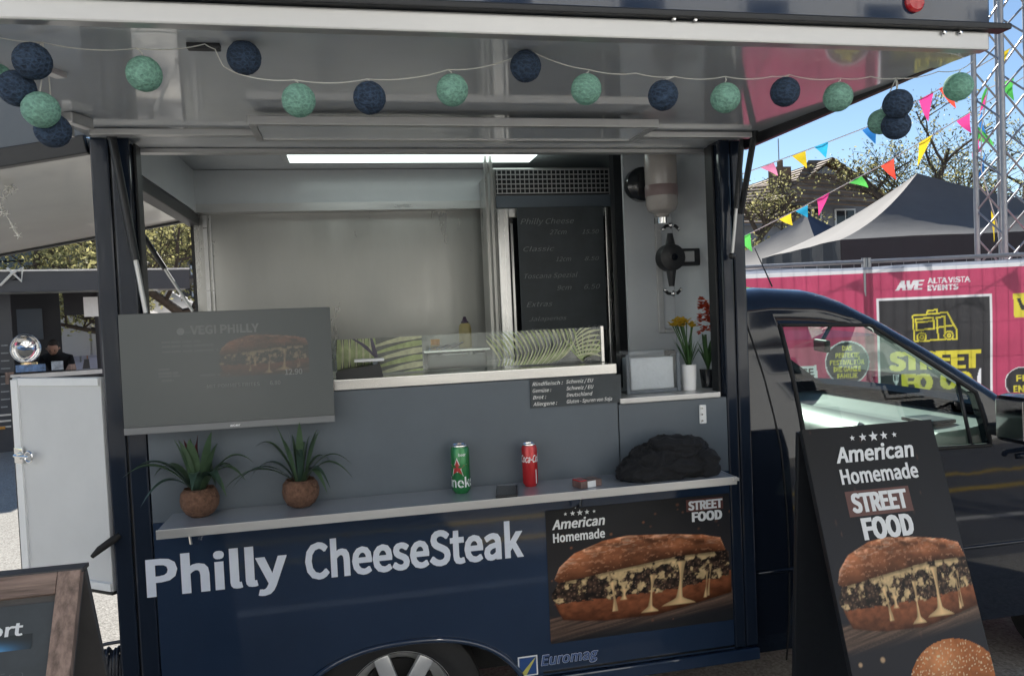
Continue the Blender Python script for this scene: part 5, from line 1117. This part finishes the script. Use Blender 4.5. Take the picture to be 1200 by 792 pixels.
bunting('lower bunting line of small flags rising to the truss tower past the house roof', [(862,282),(940,243),(1040,190),(1160,118),(1215,80)], [(876,275,'g',.5,.9),(915,254,'y',.9,.7),(941,243,'c',.3,.6),(968,228,'m',-.2,1.),(1005,208,'g',1.4,.8),(1040,190,'r',.4,1.),(1088,163,'y',-.1,1.3),(1122,141,'m',.3,.9)], [8.6,8.5,8.3,8.0,7.9])
bunting('upper bunting line of small flags hung between the hatch corner and the truss tower', [(862,207),(962,170),(1019,148),(1095,108),(1200,48)], [(898,194,'p',.9,.8),(935,180,'y',.3,.9),(962,170,'c',.5,.7),(1016,149,'b',.1,1.),(1090,111,'m',.1,1.2),(1102,104,'r',.5,1.2),(1176,62,'y',-.5,1.6)], [8.6,8.4,8.2,8.0,7.8])
bunting('bunting line of flags hanging down along the truss tower', [(1186,92),(1158,104),(1150,150),(1150,200),(1168,262),(1172,290)], [(1182,96,'g',.0,1.1),(1158,105,'g',-.4,1.1),(1156,116,'m',-.6,1.),(1151,140,'b',.2,1.1),(1152,158,'g',.5,.8),(1150,170,'m',-.8,1.),(1154,190,'b',.1,1.),(1167,258,'y',-.3,1.3)], [7.9,7.9,7.9,7.9,7.9,7.9])

# ================================================================== HOUSE BEHIND THE TENTS
MT['tile'] = mat('roof_tile', (.20,.135,.09), .85, var=.35, vscale=1.5); MT['tile2'] = mat('roof_tile_light', (.27,.19,.13), .85, var=.35, vscale=1.5)
MT['plaster'] = mat('grey_plaster', (.24,.25,.28), .9, var=.08, vscale=1); MT['pane'] = mat('dark_pane', (.03,.035,.045), .1)
HYd = 27.0
def hp(x, y, d=0.): return onY(x, y, HYd+d)
house = thing('house', 'grey house with brown tiled roof and chimney behind the black tents', 'house', (hp(950,300).x, HYd+4, 0))
ap_, le, re_ = hp(968,188), hp(922,222), hp(1040,236); e_ = min(le.z, re_.z)
# main block: gable towards the camera
MB().prism([(le.x,0),(re_.x-.4,0),(re_.x-.4,re_.z-.1),(ap_.x,ap_.z-.25),(le.x,le.z-.1)], (0,HYd,0), X, Z, Y, 9).build('wall', 'plaster', house)
def courses(p0, p1, q0, q1, n, th=.06, mname='tile'):
    """tile courses from eave p0-p1 up to ridge q0-q1"""
    nr = (p1-p0).cross(q0-p0).normalized(); nr = nr if nr.z > 0 else -nr
    for i in range(n):
        a, b, c, d = p0.lerp(q0,i/n), p1.lerp(q1,i/n), p1.lerp(q1,(i+1.12)/n), p0.lerp(q0,(i+1.12)/n)
        MB().add([a+nr*th,b+nr*th,c+nr*.01,d+nr*.01,a,b,c,d], [(0,1,2,3),(4,7,6,5),(0,4,5,1),(1,5,6,2),(2,6,7,3),(3,7,4,0)]).build('tile_course', ('tile','tile2')[i % 2], house)
yb = V((0,9.3,0)); oh = V((0,-.5,0))
courses(le+oh+V((-.5,0,-.45)), le+yb+V((-.5,0,-.45)), ap_+oh, ap_+yb, 10); courses(re_+oh, re_+yb, ap_+oh+Z*.01, ap_+yb+Z*.01, 10)
# half-hip above the gable
courses(hp(918,236,-1.4), hp(1040,244,-1.4), ap_+oh+V((-.4,1.2,.12)), ap_+oh+V((.4,1.2,.12)), 11)
# low wing to the left, roof plane facing the camera
w0_, w1_ = hp(846,262,-1.5), hp(938,262,-1.5); r0_, r1_ = hp(846,222,2.5), hp(938,212,2.5)
MB().box((w0_.x,HYd-.9,0),(w1_.x,HYd+5,w0_.z-.02)).build('wall', 'plaster', house); courses(w0_, w1_, r0_, r1_, 12)
cq_ = hp(934,200); MB().box((cq_.x-.35,HYd+1.0,cq_.z-1.5),(cq_.x+.35,HYd+1.7,hp(934,190).z)).build('chimney', 'tile', house); MB().tube([(cq_.x,HYd+1.3,hp(934,190).z-.05),(cq_.x,HYd+1.3,hp(934,181).z)], .13, 10).build('chimney_pot', 'tile', house)
q = hp(943,188); MB().tube([(q.x,HYd+2,q.z-2),(q.x,HYd+2,hp(943,150).z)], .025, 6).build('aerial_mast', 'galv', house)
for x_, y_ in ((950,262),(990,264)):
    q = hp(x_, y_); wdw = MB().box((q.x-.5,HYd-.06,q.z-.7),(q.x+.5,HYd-.005,q.z+.7)).build('window', 'vinylw', house); MB().box((q.x-.42,HYd-.08,q.z-.62),(q.x-.03,HYd-.062,q.z+.62)).build('pane', 'pane', wdw); MB().box((q.x+.03,HYd-.08,q.z-.62),(q.x+.42,HYd-.062,q.z+.62)).build('pane', 'pane', wdw)

# ================================================================== TREES
MT['bark'] = mat('bark', (.085,.066,.052), .95, var=.4, vscale=12, bump=.6, bscale=20)
MT['lf1'] = mat('leaf_olive', (.17,.165,.075), .6, var=.4, vscale=1.3, trans=.5); MT['lf2'] = mat('leaf_yellowgreen', (.46,.43,.19), .6, var=.35, vscale=1.3, trans=.5); MT['lf3'] = mat('leaf_dark', (.09,.10,.05), .6, var=.4, vscale=1.3, trans=.3)
def tree(label, base, H, spread, seed, leaves, lsz, lm, trunk_r=.25, fork=.35, lean=(0,0), name='tree', squash=1., twigs=3):
    rd_ = random.Random(seed); t = thing(name, label, 'tree', tuple(base), None); mbT, mbB = MB(), MB(); tips = []
    def grow(p, d, L, r, lvl):
        pts = [p]; q = p; dd_ = d.copy(); n = 5
        for i in range(n):
            dd_ = (dd_+V((rd_.uniform(-.22,.22),rd_.uniform(-.22,.22),rd_.uniform(-.08,.14)))).normalized(); q = q+dd_*(L/n); pts.append(q)
        (mbT if lvl == 0 else mbB).tube(pts, r, 8 if lvl == 0 else (6 if lvl == 1 else 4), max(r*.45, .003), cap=False)
        if lvl >= 2: tips.extend(pts[2:])
        if lvl >= 4: return
        kids = (5,4,4,twigs)[lvl] if lvl < 4 else 0
        for k in range(kids):
            f = 1. if (lvl == 0 and k < 3) else rd_.uniform(.35,1.); st_ = pts[min(n, max(1, int(f*n)))]
            az = rd_.uniform(0,6.283) if lvl else 6.283*k/kids+rd_.uniform(-.4,.4); el = rd_.uniform(.25,.95) if lvl == 0 else rd_.uniform(-.15,.8)
            nd = V((math.cos(az)*math.cos(el), math.sin(az)*math.cos(el), math.sin(el))); nd = (nd+dd_*(.45 if lvl else .1)).normalized(); nd.z *= squash; nd.normalize()
            grow(st_, nd, L*rd_.uniform(.52,.74)*(spread if lvl == 0 else 1), r*(.5 if lvl == 0 else .42), lvl+1)
    grow(V(base), V((lean[0],lean[1],1)).normalized(), H*fork, trunk_r, 0)
    mbT.build('trunk', 'bark', t, True, fixn=False); mbB.build('branches', 'bark', t, True, fixn=False)
    tp = np.array([tuple(p) for p in tips]); rg = np.random.default_rng(seed); ix = rg.integers(0, len(tp), leaves); c = tp[ix]+rg.normal(0, lsz*2.6, (leaves,3))
    a = rg.normal(size=(leaves,3)); a /= np.linalg.norm(a, axis=1)[:,None]; b = np.cross(a, rg.normal(size=(leaves,3))); b /= np.linalg.norm(b, axis=1)[:,None]; s_ = lsz*rg.uniform(.5,1.2,(leaves,1))
    P = np.stack([c-a*s_, c+b*s_*.55, c+a*s_, c-b*s_*.55], 1).reshape(-1,3)-np.array(base); me = bpy.data.meshes.new('crown'); me.vertices.add(len(P)); me.vertices.foreach_set('co', P.astype(np.float32).ravel())
    me.loops.add(len(P)); me.loops.foreach_set('vertex_index', np.arange(len(P), dtype=np.int32)); me.polygons.add(leaves); me.polygons.foreach_set('loop_start', np.arange(0, len(P), 4, dtype=np.int32)); me.update(calc_edges=True)
    for m_ in lm: me.materials.append(MT[m_])
    me.polygons.foreach_set('material_index', rg.integers(0, len(lm), leaves).astype(np.int32))
    o = bpy.data.objects.new('crown', me); COL.objects.link(o); o.parent = t; return t
def gp(x, d): r_ = ray(x, 340); r_.z = 0; return V((CAM.x,CAM.y,0))+r_*d
tree('wide sparse budding tree rising behind the large black tent', gp(1130,22), 12.0, .85, 3, 5200, .05, ['lf1','lf2','lf3'], .24, .34, twigs=5)
tree('budding tree standing behind the truss tower', gp(1200,24), 11.0, 1.0, 8, 5000, .05, ['lf1','lf3','lf2'], .22, .34, twigs=5)
tree('thin budding tree beside the truck corner, left of the house chimney', gp(855,21), 9.5, .55, 15, 1800, .05, ['lf1','lf2'], .16, .38, twigs=4)
tree('dense leafy tree standing against the house front', gp(1012,23.5), 4.6, .45, 21, 1800, .07, ['lf1','lf3','lf1'], .16, .30, name='leafy_tree')
tree('low leafy tree under the roof of the house wing', gp(872,23), 3.6, .5, 27, 1600, .07, ['lf1','lf3','lf3'], .14, .28, name='leafy_tree')
tree('yellow-green leafy plane tree seen between the pillar and the steel wall', gp(196,15.5), 7.2, 1.2, 34, 11000, .052, ['lf2','lf2','lf1'], .24, .40, (.12,0), name='plane_tree')
tree('yellow-green leafy plane tree above the neighbouring dark trailer', gp(62,17.5), 7.4, 1.2, 41, 12000, .055, ['lf2','lf2','lf1'], .26, .40, (.1,0), name='plane_tree')
tree('yellow-green plane tree beside the edge of the orange building', gp(-40,19), 8.0, 1.1, 47, 8000, .058, ['lf2','lf1'], .26, .40, name='plane_tree')
tree('leafy plane tree further back beyond the pale stalls', gp(135,24), 8.5, 1.3, 52, 8000, .065, ['lf2','lf1','lf3'], .26, .40, name='plane_tree')

# ================================================================== BUILDINGS FAR LEFT
MT['ochre'] = mat('ochre_facade', (.40,.20,.11), .9, var=.08, vscale=.6); MT['cream'] = mat('cream_facade', (.52,.50,.46), .9, var=.06, vscale=.6)
def block(label, x0, x1, Yd, H, m, nx, nz, name='apartment_building'):
    a, b = onY(x0, 340, Yd), onY(x1, 340, Yd); t = thing(name, label, 'building', ((a.x+b.x)/2, Yd+4, 0)); MB().box((a.x,Yd,0),(b.x,Yd+8,H)).build('wall', m, t)
    MB().box((a.x-.4,Yd-.4,H),(b.x+.4,Yd+8.4,H+.35)).build('roof', 'tile', t)
    for i in range(nx):
        for k in range(nz):
            cx_ = a.x+(b.x-a.x)*(i+.5)/nx; cz_ = 1.6+(H-1.2)*(k+.3)/nz; f = MB().box((cx_-.65,Yd-.08,cz_-.9),(cx_+.65,Yd-.005,cz_+.9)).build('window', 'vinylw', t); MB().box((cx_-.55,Yd-.10,cz_-.8),(cx_+.55,Yd-.082,cz_+.8)).build('pane', 'pane', f)
    return t
block('ochre building with white framed windows behind the plane trees', -60, 112, 32, 6.2, 'ochre', 5, 3)
block('cream building with white framed windows behind the plane trees', 120, 330, 34, 6.0, 'cream', 6, 3)

MT['fillwall'] = mat('fill_wall_pale', (.68,.68,.66), .9, var=.06, vscale=.6)  # whitened so the added houses bounce more fill onto the truck
def added_facade(label, x0, x1, Yd, H, m, nx, nz):  # unseen houses added behind the camera as fill light and paint reflections
    t = thing('added_town_house', label, 'building', ((x0+x1)/2, Yd-4, 0)); MB().box((x0,Yd-8,0),(x1,Yd,H)).build('wall', m, t); MB().box((x0-.4,Yd-8.4,H),(x1+.4,Yd+.4,H+.4)).build('roof', 'tile', t)
    for i in range(nx):
        for k in range(nz):
            cx_ = x0+(x1-x0)*(i+.5)/nx; cz_ = 1.7+(H-1.4)*(k+.25)/nz; f = MB().box((cx_-.6,Yd+.005,cz_-.9),(cx_+.6,Yd+.07,cz_+.9)).build('window', 'white', t); MB().box((cx_-.5,Yd+.072,cz_-.8),(cx_+.5,Yd+.09,cz_+.8)).build('pane', 'pane', f)
added_facade('added unseen cream town house facing the truck, for fill light and reflections', -3, 20, -15, 11.5, 'fillwall', 8, 4)
added_facade('added unseen white town house facing the truck, for fill light and reflections', -22, -4, -13, 11., 'white', 6, 4)

# ================================================================== PALE STALLS BEHIND
MT['tentw'] = mat('tent_white', (.66,.64,.62), .8, spec=.1, var=.05, vscale=2, trans=.3, bump=.3, bscale=4); MT['lav'] = mat('lavender_sheet', (.48,.47,.56), .7, var=.2, vscale=3)
def pale(x, d, label, mt_='tentw'):
    c = gp(x, d); h = 1.5; cs = [c+V((-h,-h,0)), c+V((h,-h,0)), c+V((h,h,0)), c+V((-h,h,0))]; t = tent('white_gazebo', label, cs, c+Z*2.75, 2.0, .25, [mt_], mt_, sag=.06)
    for k in range(3): MB().box((c.x-h+.02+k*1.0,c.y-h+.03,1.15),(c.x-h+.98+k*1.0,c.y-h+.05,1.74)).build('front_sheet', 'tentw', t)
    for k in range(3): MB().box((c.x-h+.02+k*1.0,c.y-h-.25,.05),(c.x-h+.96+k*1.0,c.y-h-.22,.95+.08*k)).build('front_sheet', 'lav', t)
    for k in range(3): MB().box((c.x-h+.02+k*1.0,c.y+h-.05,.05),(c.x-h+.98+k*1.0,c.y+h-.03,1.74)).build('back_sheet', 'lav', t)
    return t
pale(100, 17.5, 'white gazebo stall seen through the window of the dark trailer'); pale(188, 19.5, 'white gazebo stall seen between the pillar and the steel wall')

for x_, y_, lb_ in ((-4.2,-9.6,'added unseen white gazebo before the white town house, for paint reflections'),(5.4,-10.4,'added unseen white gazebo before the cream town house, for paint reflections')):  # unseen gazebos added behind the camera to reflect in the truck paint
    c = V((x_,y_,0)); cs = [c+V((-1.5,-1.5,0)), c+V((1.5,-1.5,0)), c+V((1.5,1.5,0)), c+V((-1.5,1.5,0))]; tent('white_gazebo', lb_, cs, c+Z*3.1, 2.25, .3, ['tentw'], 'tentw', sag=.06)
tree('added unseen budding tree between the two added gazebos, for paint reflections', V((1.0,-11.5,0)), 8.0, 1.0, 61, 5000, .08, ['lf1','lf2','lf3'], .2, .34, name='added_street_tree')  # unseen tree, added to break up the reflections in the paint

# ================================================================== NEIGHBOURING TRAILER
ta = R(16); Te = V((math.cos(ta),math.sin(ta),0)); Tn = V((math.sin(ta),-math.cos(ta),0)); T0 = gp(60, 11.2)
MT['trl'] = mat('trailer_dark', (.040,.046,.058), .4, var=.1, vscale=3); MT['trlin'] = mat('trailer_inside', (.028,.03,.036), .5, var=.1, vscale=3)
trl = thing('food_trailer', 'dark food trailer with raised awning at the far side of the square', 'food trailer', tuple(T0-Tn*.9))
def tp_(x, y, o): return onP(x, y, T0+Tn*o, Tn)
def tbox(x0, x1, y0, y1, o0, o1, m, name, parent=trl, bev=0.):
    om = max(o0, o1); a = tp_(x0, (y0+y1)/2, om); b = tp_(x1, (y0+y1)/2, om); zt__ = tp_((x0+x1)/2, y0, om).z; zb__ = tp_((x0+x1)/2, y1, om).z
    sa, sb_ = (a-T0).dot(Te), (b-T0).dot(Te); c = T0+Te*((sa+sb_)/2)+Tn*((o0+o1)/2)+Z*((zt__+zb__)/2); return MB().obox(c, Te, Tn, Z, abs(sb_-sa), abs(o1-o0), abs(zt__-zb__), bev).build(name, m, parent)
fas = tbox(-90,222,317,341,.82,.9,'trl','awning_fascia'); tbox(-90,222,315.5,317.5,.84,.93,'alu','awning_edge', fas)
a0 = tp_(-90,341,.82); a1 = tp_(222,341,.82); zA = tp_(60,341,.82).z
MB().obox(T0+Te*(((a0-T0).dot(Te)+(a1-T0).dot(Te))/2)+Tn*.40+Z*(zA+.02), Te, Tn, Z, (a1-a0).length*.99, .83, .03).build('awning', 'hatchw', trl)
tbox(-95,14,330,440,-.05,.0,'trl','menu_wall'); tbox(-95,120,441,600,-.06,.0,'trl','lower_panel'); tbox(12,120,436,441,-.05,.25,'alu','counter')
s0_, s1_ = (tp_(-95,400,0)-T0).dot(Te), (tp_(240,400,0)-T0).dot(Te)
for zz0, zz1, oo0, oo1, nm in ((.35,.45,-1.85,-.07,'floor_panel'),(2.42,2.48,-1.85,.0,'roof')): MB().obox(T0+Te*((s0_+s1_)/2)+Tn*((oo0+oo1)/2)+Z*((zz0+zz1)/2), Te, Tn, Z, s1_-s0_, oo1-oo0, zz1-zz0).build(nm, 'trlin', trl)
tbox(-95,74,330,520,-1.85,-1.80,'trlin','back_wall'); tbox(74,114,330,369,-1.85,-1.80,'trlin','back_wall'); tbox(74,114,437,520,-1.85,-1.80,'trlin','back_wall'); tbox(114,150,330,520,-1.85,-1.80,'trlin','back_wall')
tbox(116,122,340,440,-.10,.0,'trl','corner_post'); tbox(20,50,362,398,-1.79,-1.77,'anth','wall_cabinet')
tbox(98,115,348,371,.02,.03,'paper','paper_notice'); 
for i in range(9): tbox(1,9+(i*37 % 4),404+i*9,405.5+i*9,.001,.004,'chalkdim','menu_line')
tbox(6,17,436,450,.005,.02,'wood','badge')
for i in range(3): tbox(-20,13,486+i*7,488+i*7,.001,.02,'alu','trim_strip')
tbox(-4,6,500,503,.02,.05,'orange','marker_lamp')
c = tp_(17,323,.93); MB().lathe([(.0001,-.05),(.05,-.045),(.06,.0),(.03,.03)], c, 16, 'Y').build('spot_lamp', 'blk', trl, True)
MB().tube([c+V((-.35,-.03,-.10)), c+V((-.15,-.05,-.12)), c+V((0,-.08,.02)), c+V((.12,-.05,.10)), c+V((.10,-.05,-.08)), c+V((-.06,-.06,.10))], .018, 6).build('lamp_tie', 'cord', trl)
for wx in (-70, 70): q = tp_(wx,560,-.02); MB().lathe([(.12,-.0),(.30,.0),(.30,.18),(.12,.18)], (q.x,q.y,.30), 24, 'Y', cap=False).build('tyre', 'rub', trl)
# goods on its counter
def topt(x, y, o): return tp_(x, y, o)
c = tp_(30,408,.05); pan = thing('steel_pan', 'large round polished steel pan standing on the dark trailer counter', 'pan', (c.x,c.y,tp_(30,436,.05).z))
rP = .20; mb = MB().lathe([(.0001,.12),(rP*.5,.11),(rP*.85,.05),(rP,-.02),(rP*1.02,-.02),(rP*.9,.06),(rP*.5,.125),(.0001,.135)], (0,0,0), 32, 'Y'); mb.v = [tuple(c+Te*v[0]*.9-Tn*(v[1]+v[2]*.25)+Z*v[2]) for v in mb.v]; mb.build('dish', 'chrome', pan, True)
ringp = [c+Te*(rP*.92*math.cos(t))-Tn*(-.02+rP*math.sin(t)*.25)+Z*(rP*1.02*math.sin(t)) for t in np.linspace(0,6.283,33)]; MB().tube(ringp, .011, 8).build('rim', 'steelh', pan, True)
MB().tube([c-Tn*.05-Te*.06, c+Tn*.04, c-Tn*.05+Te*.06], .010, 8).build('handle', 'blk', pan, True)
MT['brass'] = mat('brass', (.62,.45,.26), .25, 1.); q = tp_(34,430,.10); MB().lathe([(.0001,0),(.10,0),(.12,.05),(.11,.14),(.12,.15)], (q.x,q.y,tp_(34,436,.1).z), 20).build('burner', 'brass', pan, True)
MT['bluep'] = mat('blue_photo_print', (.12,.22,.40), .3, var=.9, vscale=9); MT['greyp'] = mat('grey_photo_print', (.30,.34,.38), .3, var=.8, vscale=12)
for x0, x1, y0, y1, m_, lb in ((19,54,427,440.5,'bluep','wide blue photo menu card propped on the dark trailer counter'),(61,75,423,440.5,'greyp','narrow grey photo card standing beside the blue menu card')):
    a = tp_(x0,y1,.27); b = tp_(x1,y1,.27); zt__ = tp_((x0+x1)/2,y0,.27).z; zc_ = tp_(30,436,.25).z+.003; t = thing('menu_card', lb, 'menu card', tuple((a+b)/2)); cc = V(((a.x+b.x)/2,(a.y+b.y)/2,(zc_+zt__)/2)); MB().obox(cc, Te, Tn, Z, (b-a).length, .012, zt__-zc_).build('card', m_, t); MB().obox(cc-Tn*.04-Z*.02, Te, Tn, Z, .06, .05, zt__-zc_-.05).build('stand', 'blk', t)
for x0, x1, y0, nm, lb, m_ in ((77,90,427,'tray','small brown tray on the dark trailer counter','wood'),(97,106,421,'card_reader','small black card reader at the end of the dark trailer counter','blk')):
    a = tp_(x0,436,.1); b = tp_(x1,436,.1); zt__ = tp_(x0,y0,.1).z; cc = V(((a.x+b.x)/2,(a.y+b.y)/2,0)); ww = (b-a).length; zc_ = tp_(60,436,.1).z+.02
    tag(MB().prism([(-ww/2,0),(ww/2,0),(ww/2*.8,zt__-zc_),(-ww/2*.4,zt__-zc_)], V((0,0,zc_))+cc-Tn*.05, Te, Z, Tn, .1).build(nm, m_, None, loc=(cc.x,cc.y,zc_)), lb, nm.replace('_',' '))
# person bending over the counter
def person(c, face):
    t = thing('person', 'person in dark clothes bending forward inside the dark trailer', 'person', (c.x,c.y,.45))
    S_ = lambda x, y, z: c+face[0]*x+face[1]*y+Z*z        # x to the person's side, y forward
    J = {'pel':(0,0,.95,.13),'sp':(0,.10,1.12,.125),'ch':(0,.28,1.25,.145),'nk':(0,.42,1.36,.055),'hd':(0,.50,1.43,.085),
         'lh':(-.10,0,.90,.095),'lk':(-.11,.03,.68,.065),'la':(-.11,-.02,.50,.045),'lt':(-.11,.14,.475,.035),'rh':(.10,0,.90,.095),'rk':(.11,.03,.68,.065),'ra':(.11,-.02,.50,.045),'rt':(.11,.14,.475,.035),
         'ls':(-.19,.30,1.27,.060),'le':(-.23,.40,1.06,.045),'lw':(-.15,.58,1.02,.032),'rs':(.19,.30,1.27,.060),'re':(.23,.40,1.06,.045),'rw':(.15,.58,1.02,.032)}
    E = [('pel','sp'),('sp','ch'),('ch','nk'),('nk','hd'),('pel','lh'),('lh','lk'),('lk','la'),('la','lt'),('pel','rh'),('rh','rk'),('rk','ra'),('ra','rt'),('ch','ls'),('ls','le'),('le','lw'),('ch','rs'),('rs','re'),('re','rw')]
    ks = list(J); me = bpy.data.meshes.new('body'); me.from_pydata([S_(*J[k][:3])-V((c.x,c.y,.45)) for k in ks], [(ks.index(a), ks.index(b)) for a, b in E], []); o = bpy.data.objects.new('body', me); COL.objects.link(o)
    md = o.modifiers.new('s', 'SKIN'); sv = me.skin_vertices[0].data
    for i, k in enumerate(ks): sv[i].radius = (J[k][3], J[k][3]); sv[i].use_root = (k == 'pel')
    o.modifiers.new('u', 'SUBSURF').levels = 2; o.modifiers['u'].render_levels = 2; bpy.context.view_layer.update()
    m2 = bpy.data.meshes.new_from_object(o.evaluated_get(bpy.context.evaluated_depsgraph_get())); o.modifiers.clear(); o.data = m2; m2.materials.clear(); m2.materials.append(MT['cloth']); m2.shade_smooth(); o.parent = t; ORG[o.name] = ORG[t.name]
    MT['skin'] = mat('skin', (.42,.24,.17), .55, var=.06); MT['hair'] = mat('hair', (.03,.025,.022), .8)
    h = S_(0,.52,1.44); fw = (face[1]*.8-Z*.6).normalized(); upv = face[0].cross(fw).normalized(); upv = upv if upv.z > 0 else -upv
    mb = MB().sphere((0,0,0), 1, 18, 14); mb.v = [tuple(h+face[0]*(v[0]*.078*(1-.12*max(0,-v[2])))+fw*(v[1]*.098)+upv*(v[2]*.118)) for v in mb.v]
    mb.sphere(h+fw*.10-upv*.012, .016, 8, 6); 
    for s_ in (-1,1): mb.sphere(h+face[0]*(.078*s_)-upv*.01, .02, 8, 6)
    mb.build('head', 'skin', t, 'all')
    mb = MB().sphere((0,0,0), 1, 18, 14); mb.v = [tuple(h-fw*.014+upv*.012+face[0]*(v[0]*.084)+fw*(min(v[1],.45 if v[2] < .55 else 1)*.100)+upv*(max(v[2],-.35)*.124)) for v in mb.v]; mb.build('hair', 'hair', t, 'all')
    for s_ in (-1,1):
        wv = S_(.15*s_,.58,1.02); mb = MB().sphere(wv+face[1]*.045, .035, 10, 8, (1,1,.6))
        for k in range(4): b = wv+face[1]*.06+face[0]*(.012*(k-1.5)); mb.tube([b, b+face[1]*(.045+.006*(k in (1,2)))-Z*.006, b+face[1]*(.062+.006*(k in (1,2)))-Z*.026], .008, 6, .006)
        mb.tube([wv+face[1]*.03-face[0]*(.025*s_), wv+face[1]*.06-face[0]*(.045*s_)-Z*.01, wv+face[1]*.08-face[0]*(.04*s_)-Z*.018], .009, 6, .007); mb.build('hand', 'skin', t, 'all')
        mb = MB(); mb.sphere(h+fw*.088+face[0]*(.03*s_)+upv*.015, .010, 8, 6); mb.build('eye', 'hair', t)
pc = tp_(62,399,-.55); person(V((pc.x,pc.y,0))+Te*.05-Tn*.46, (Te, (Tn-Te*.1).normalized()))
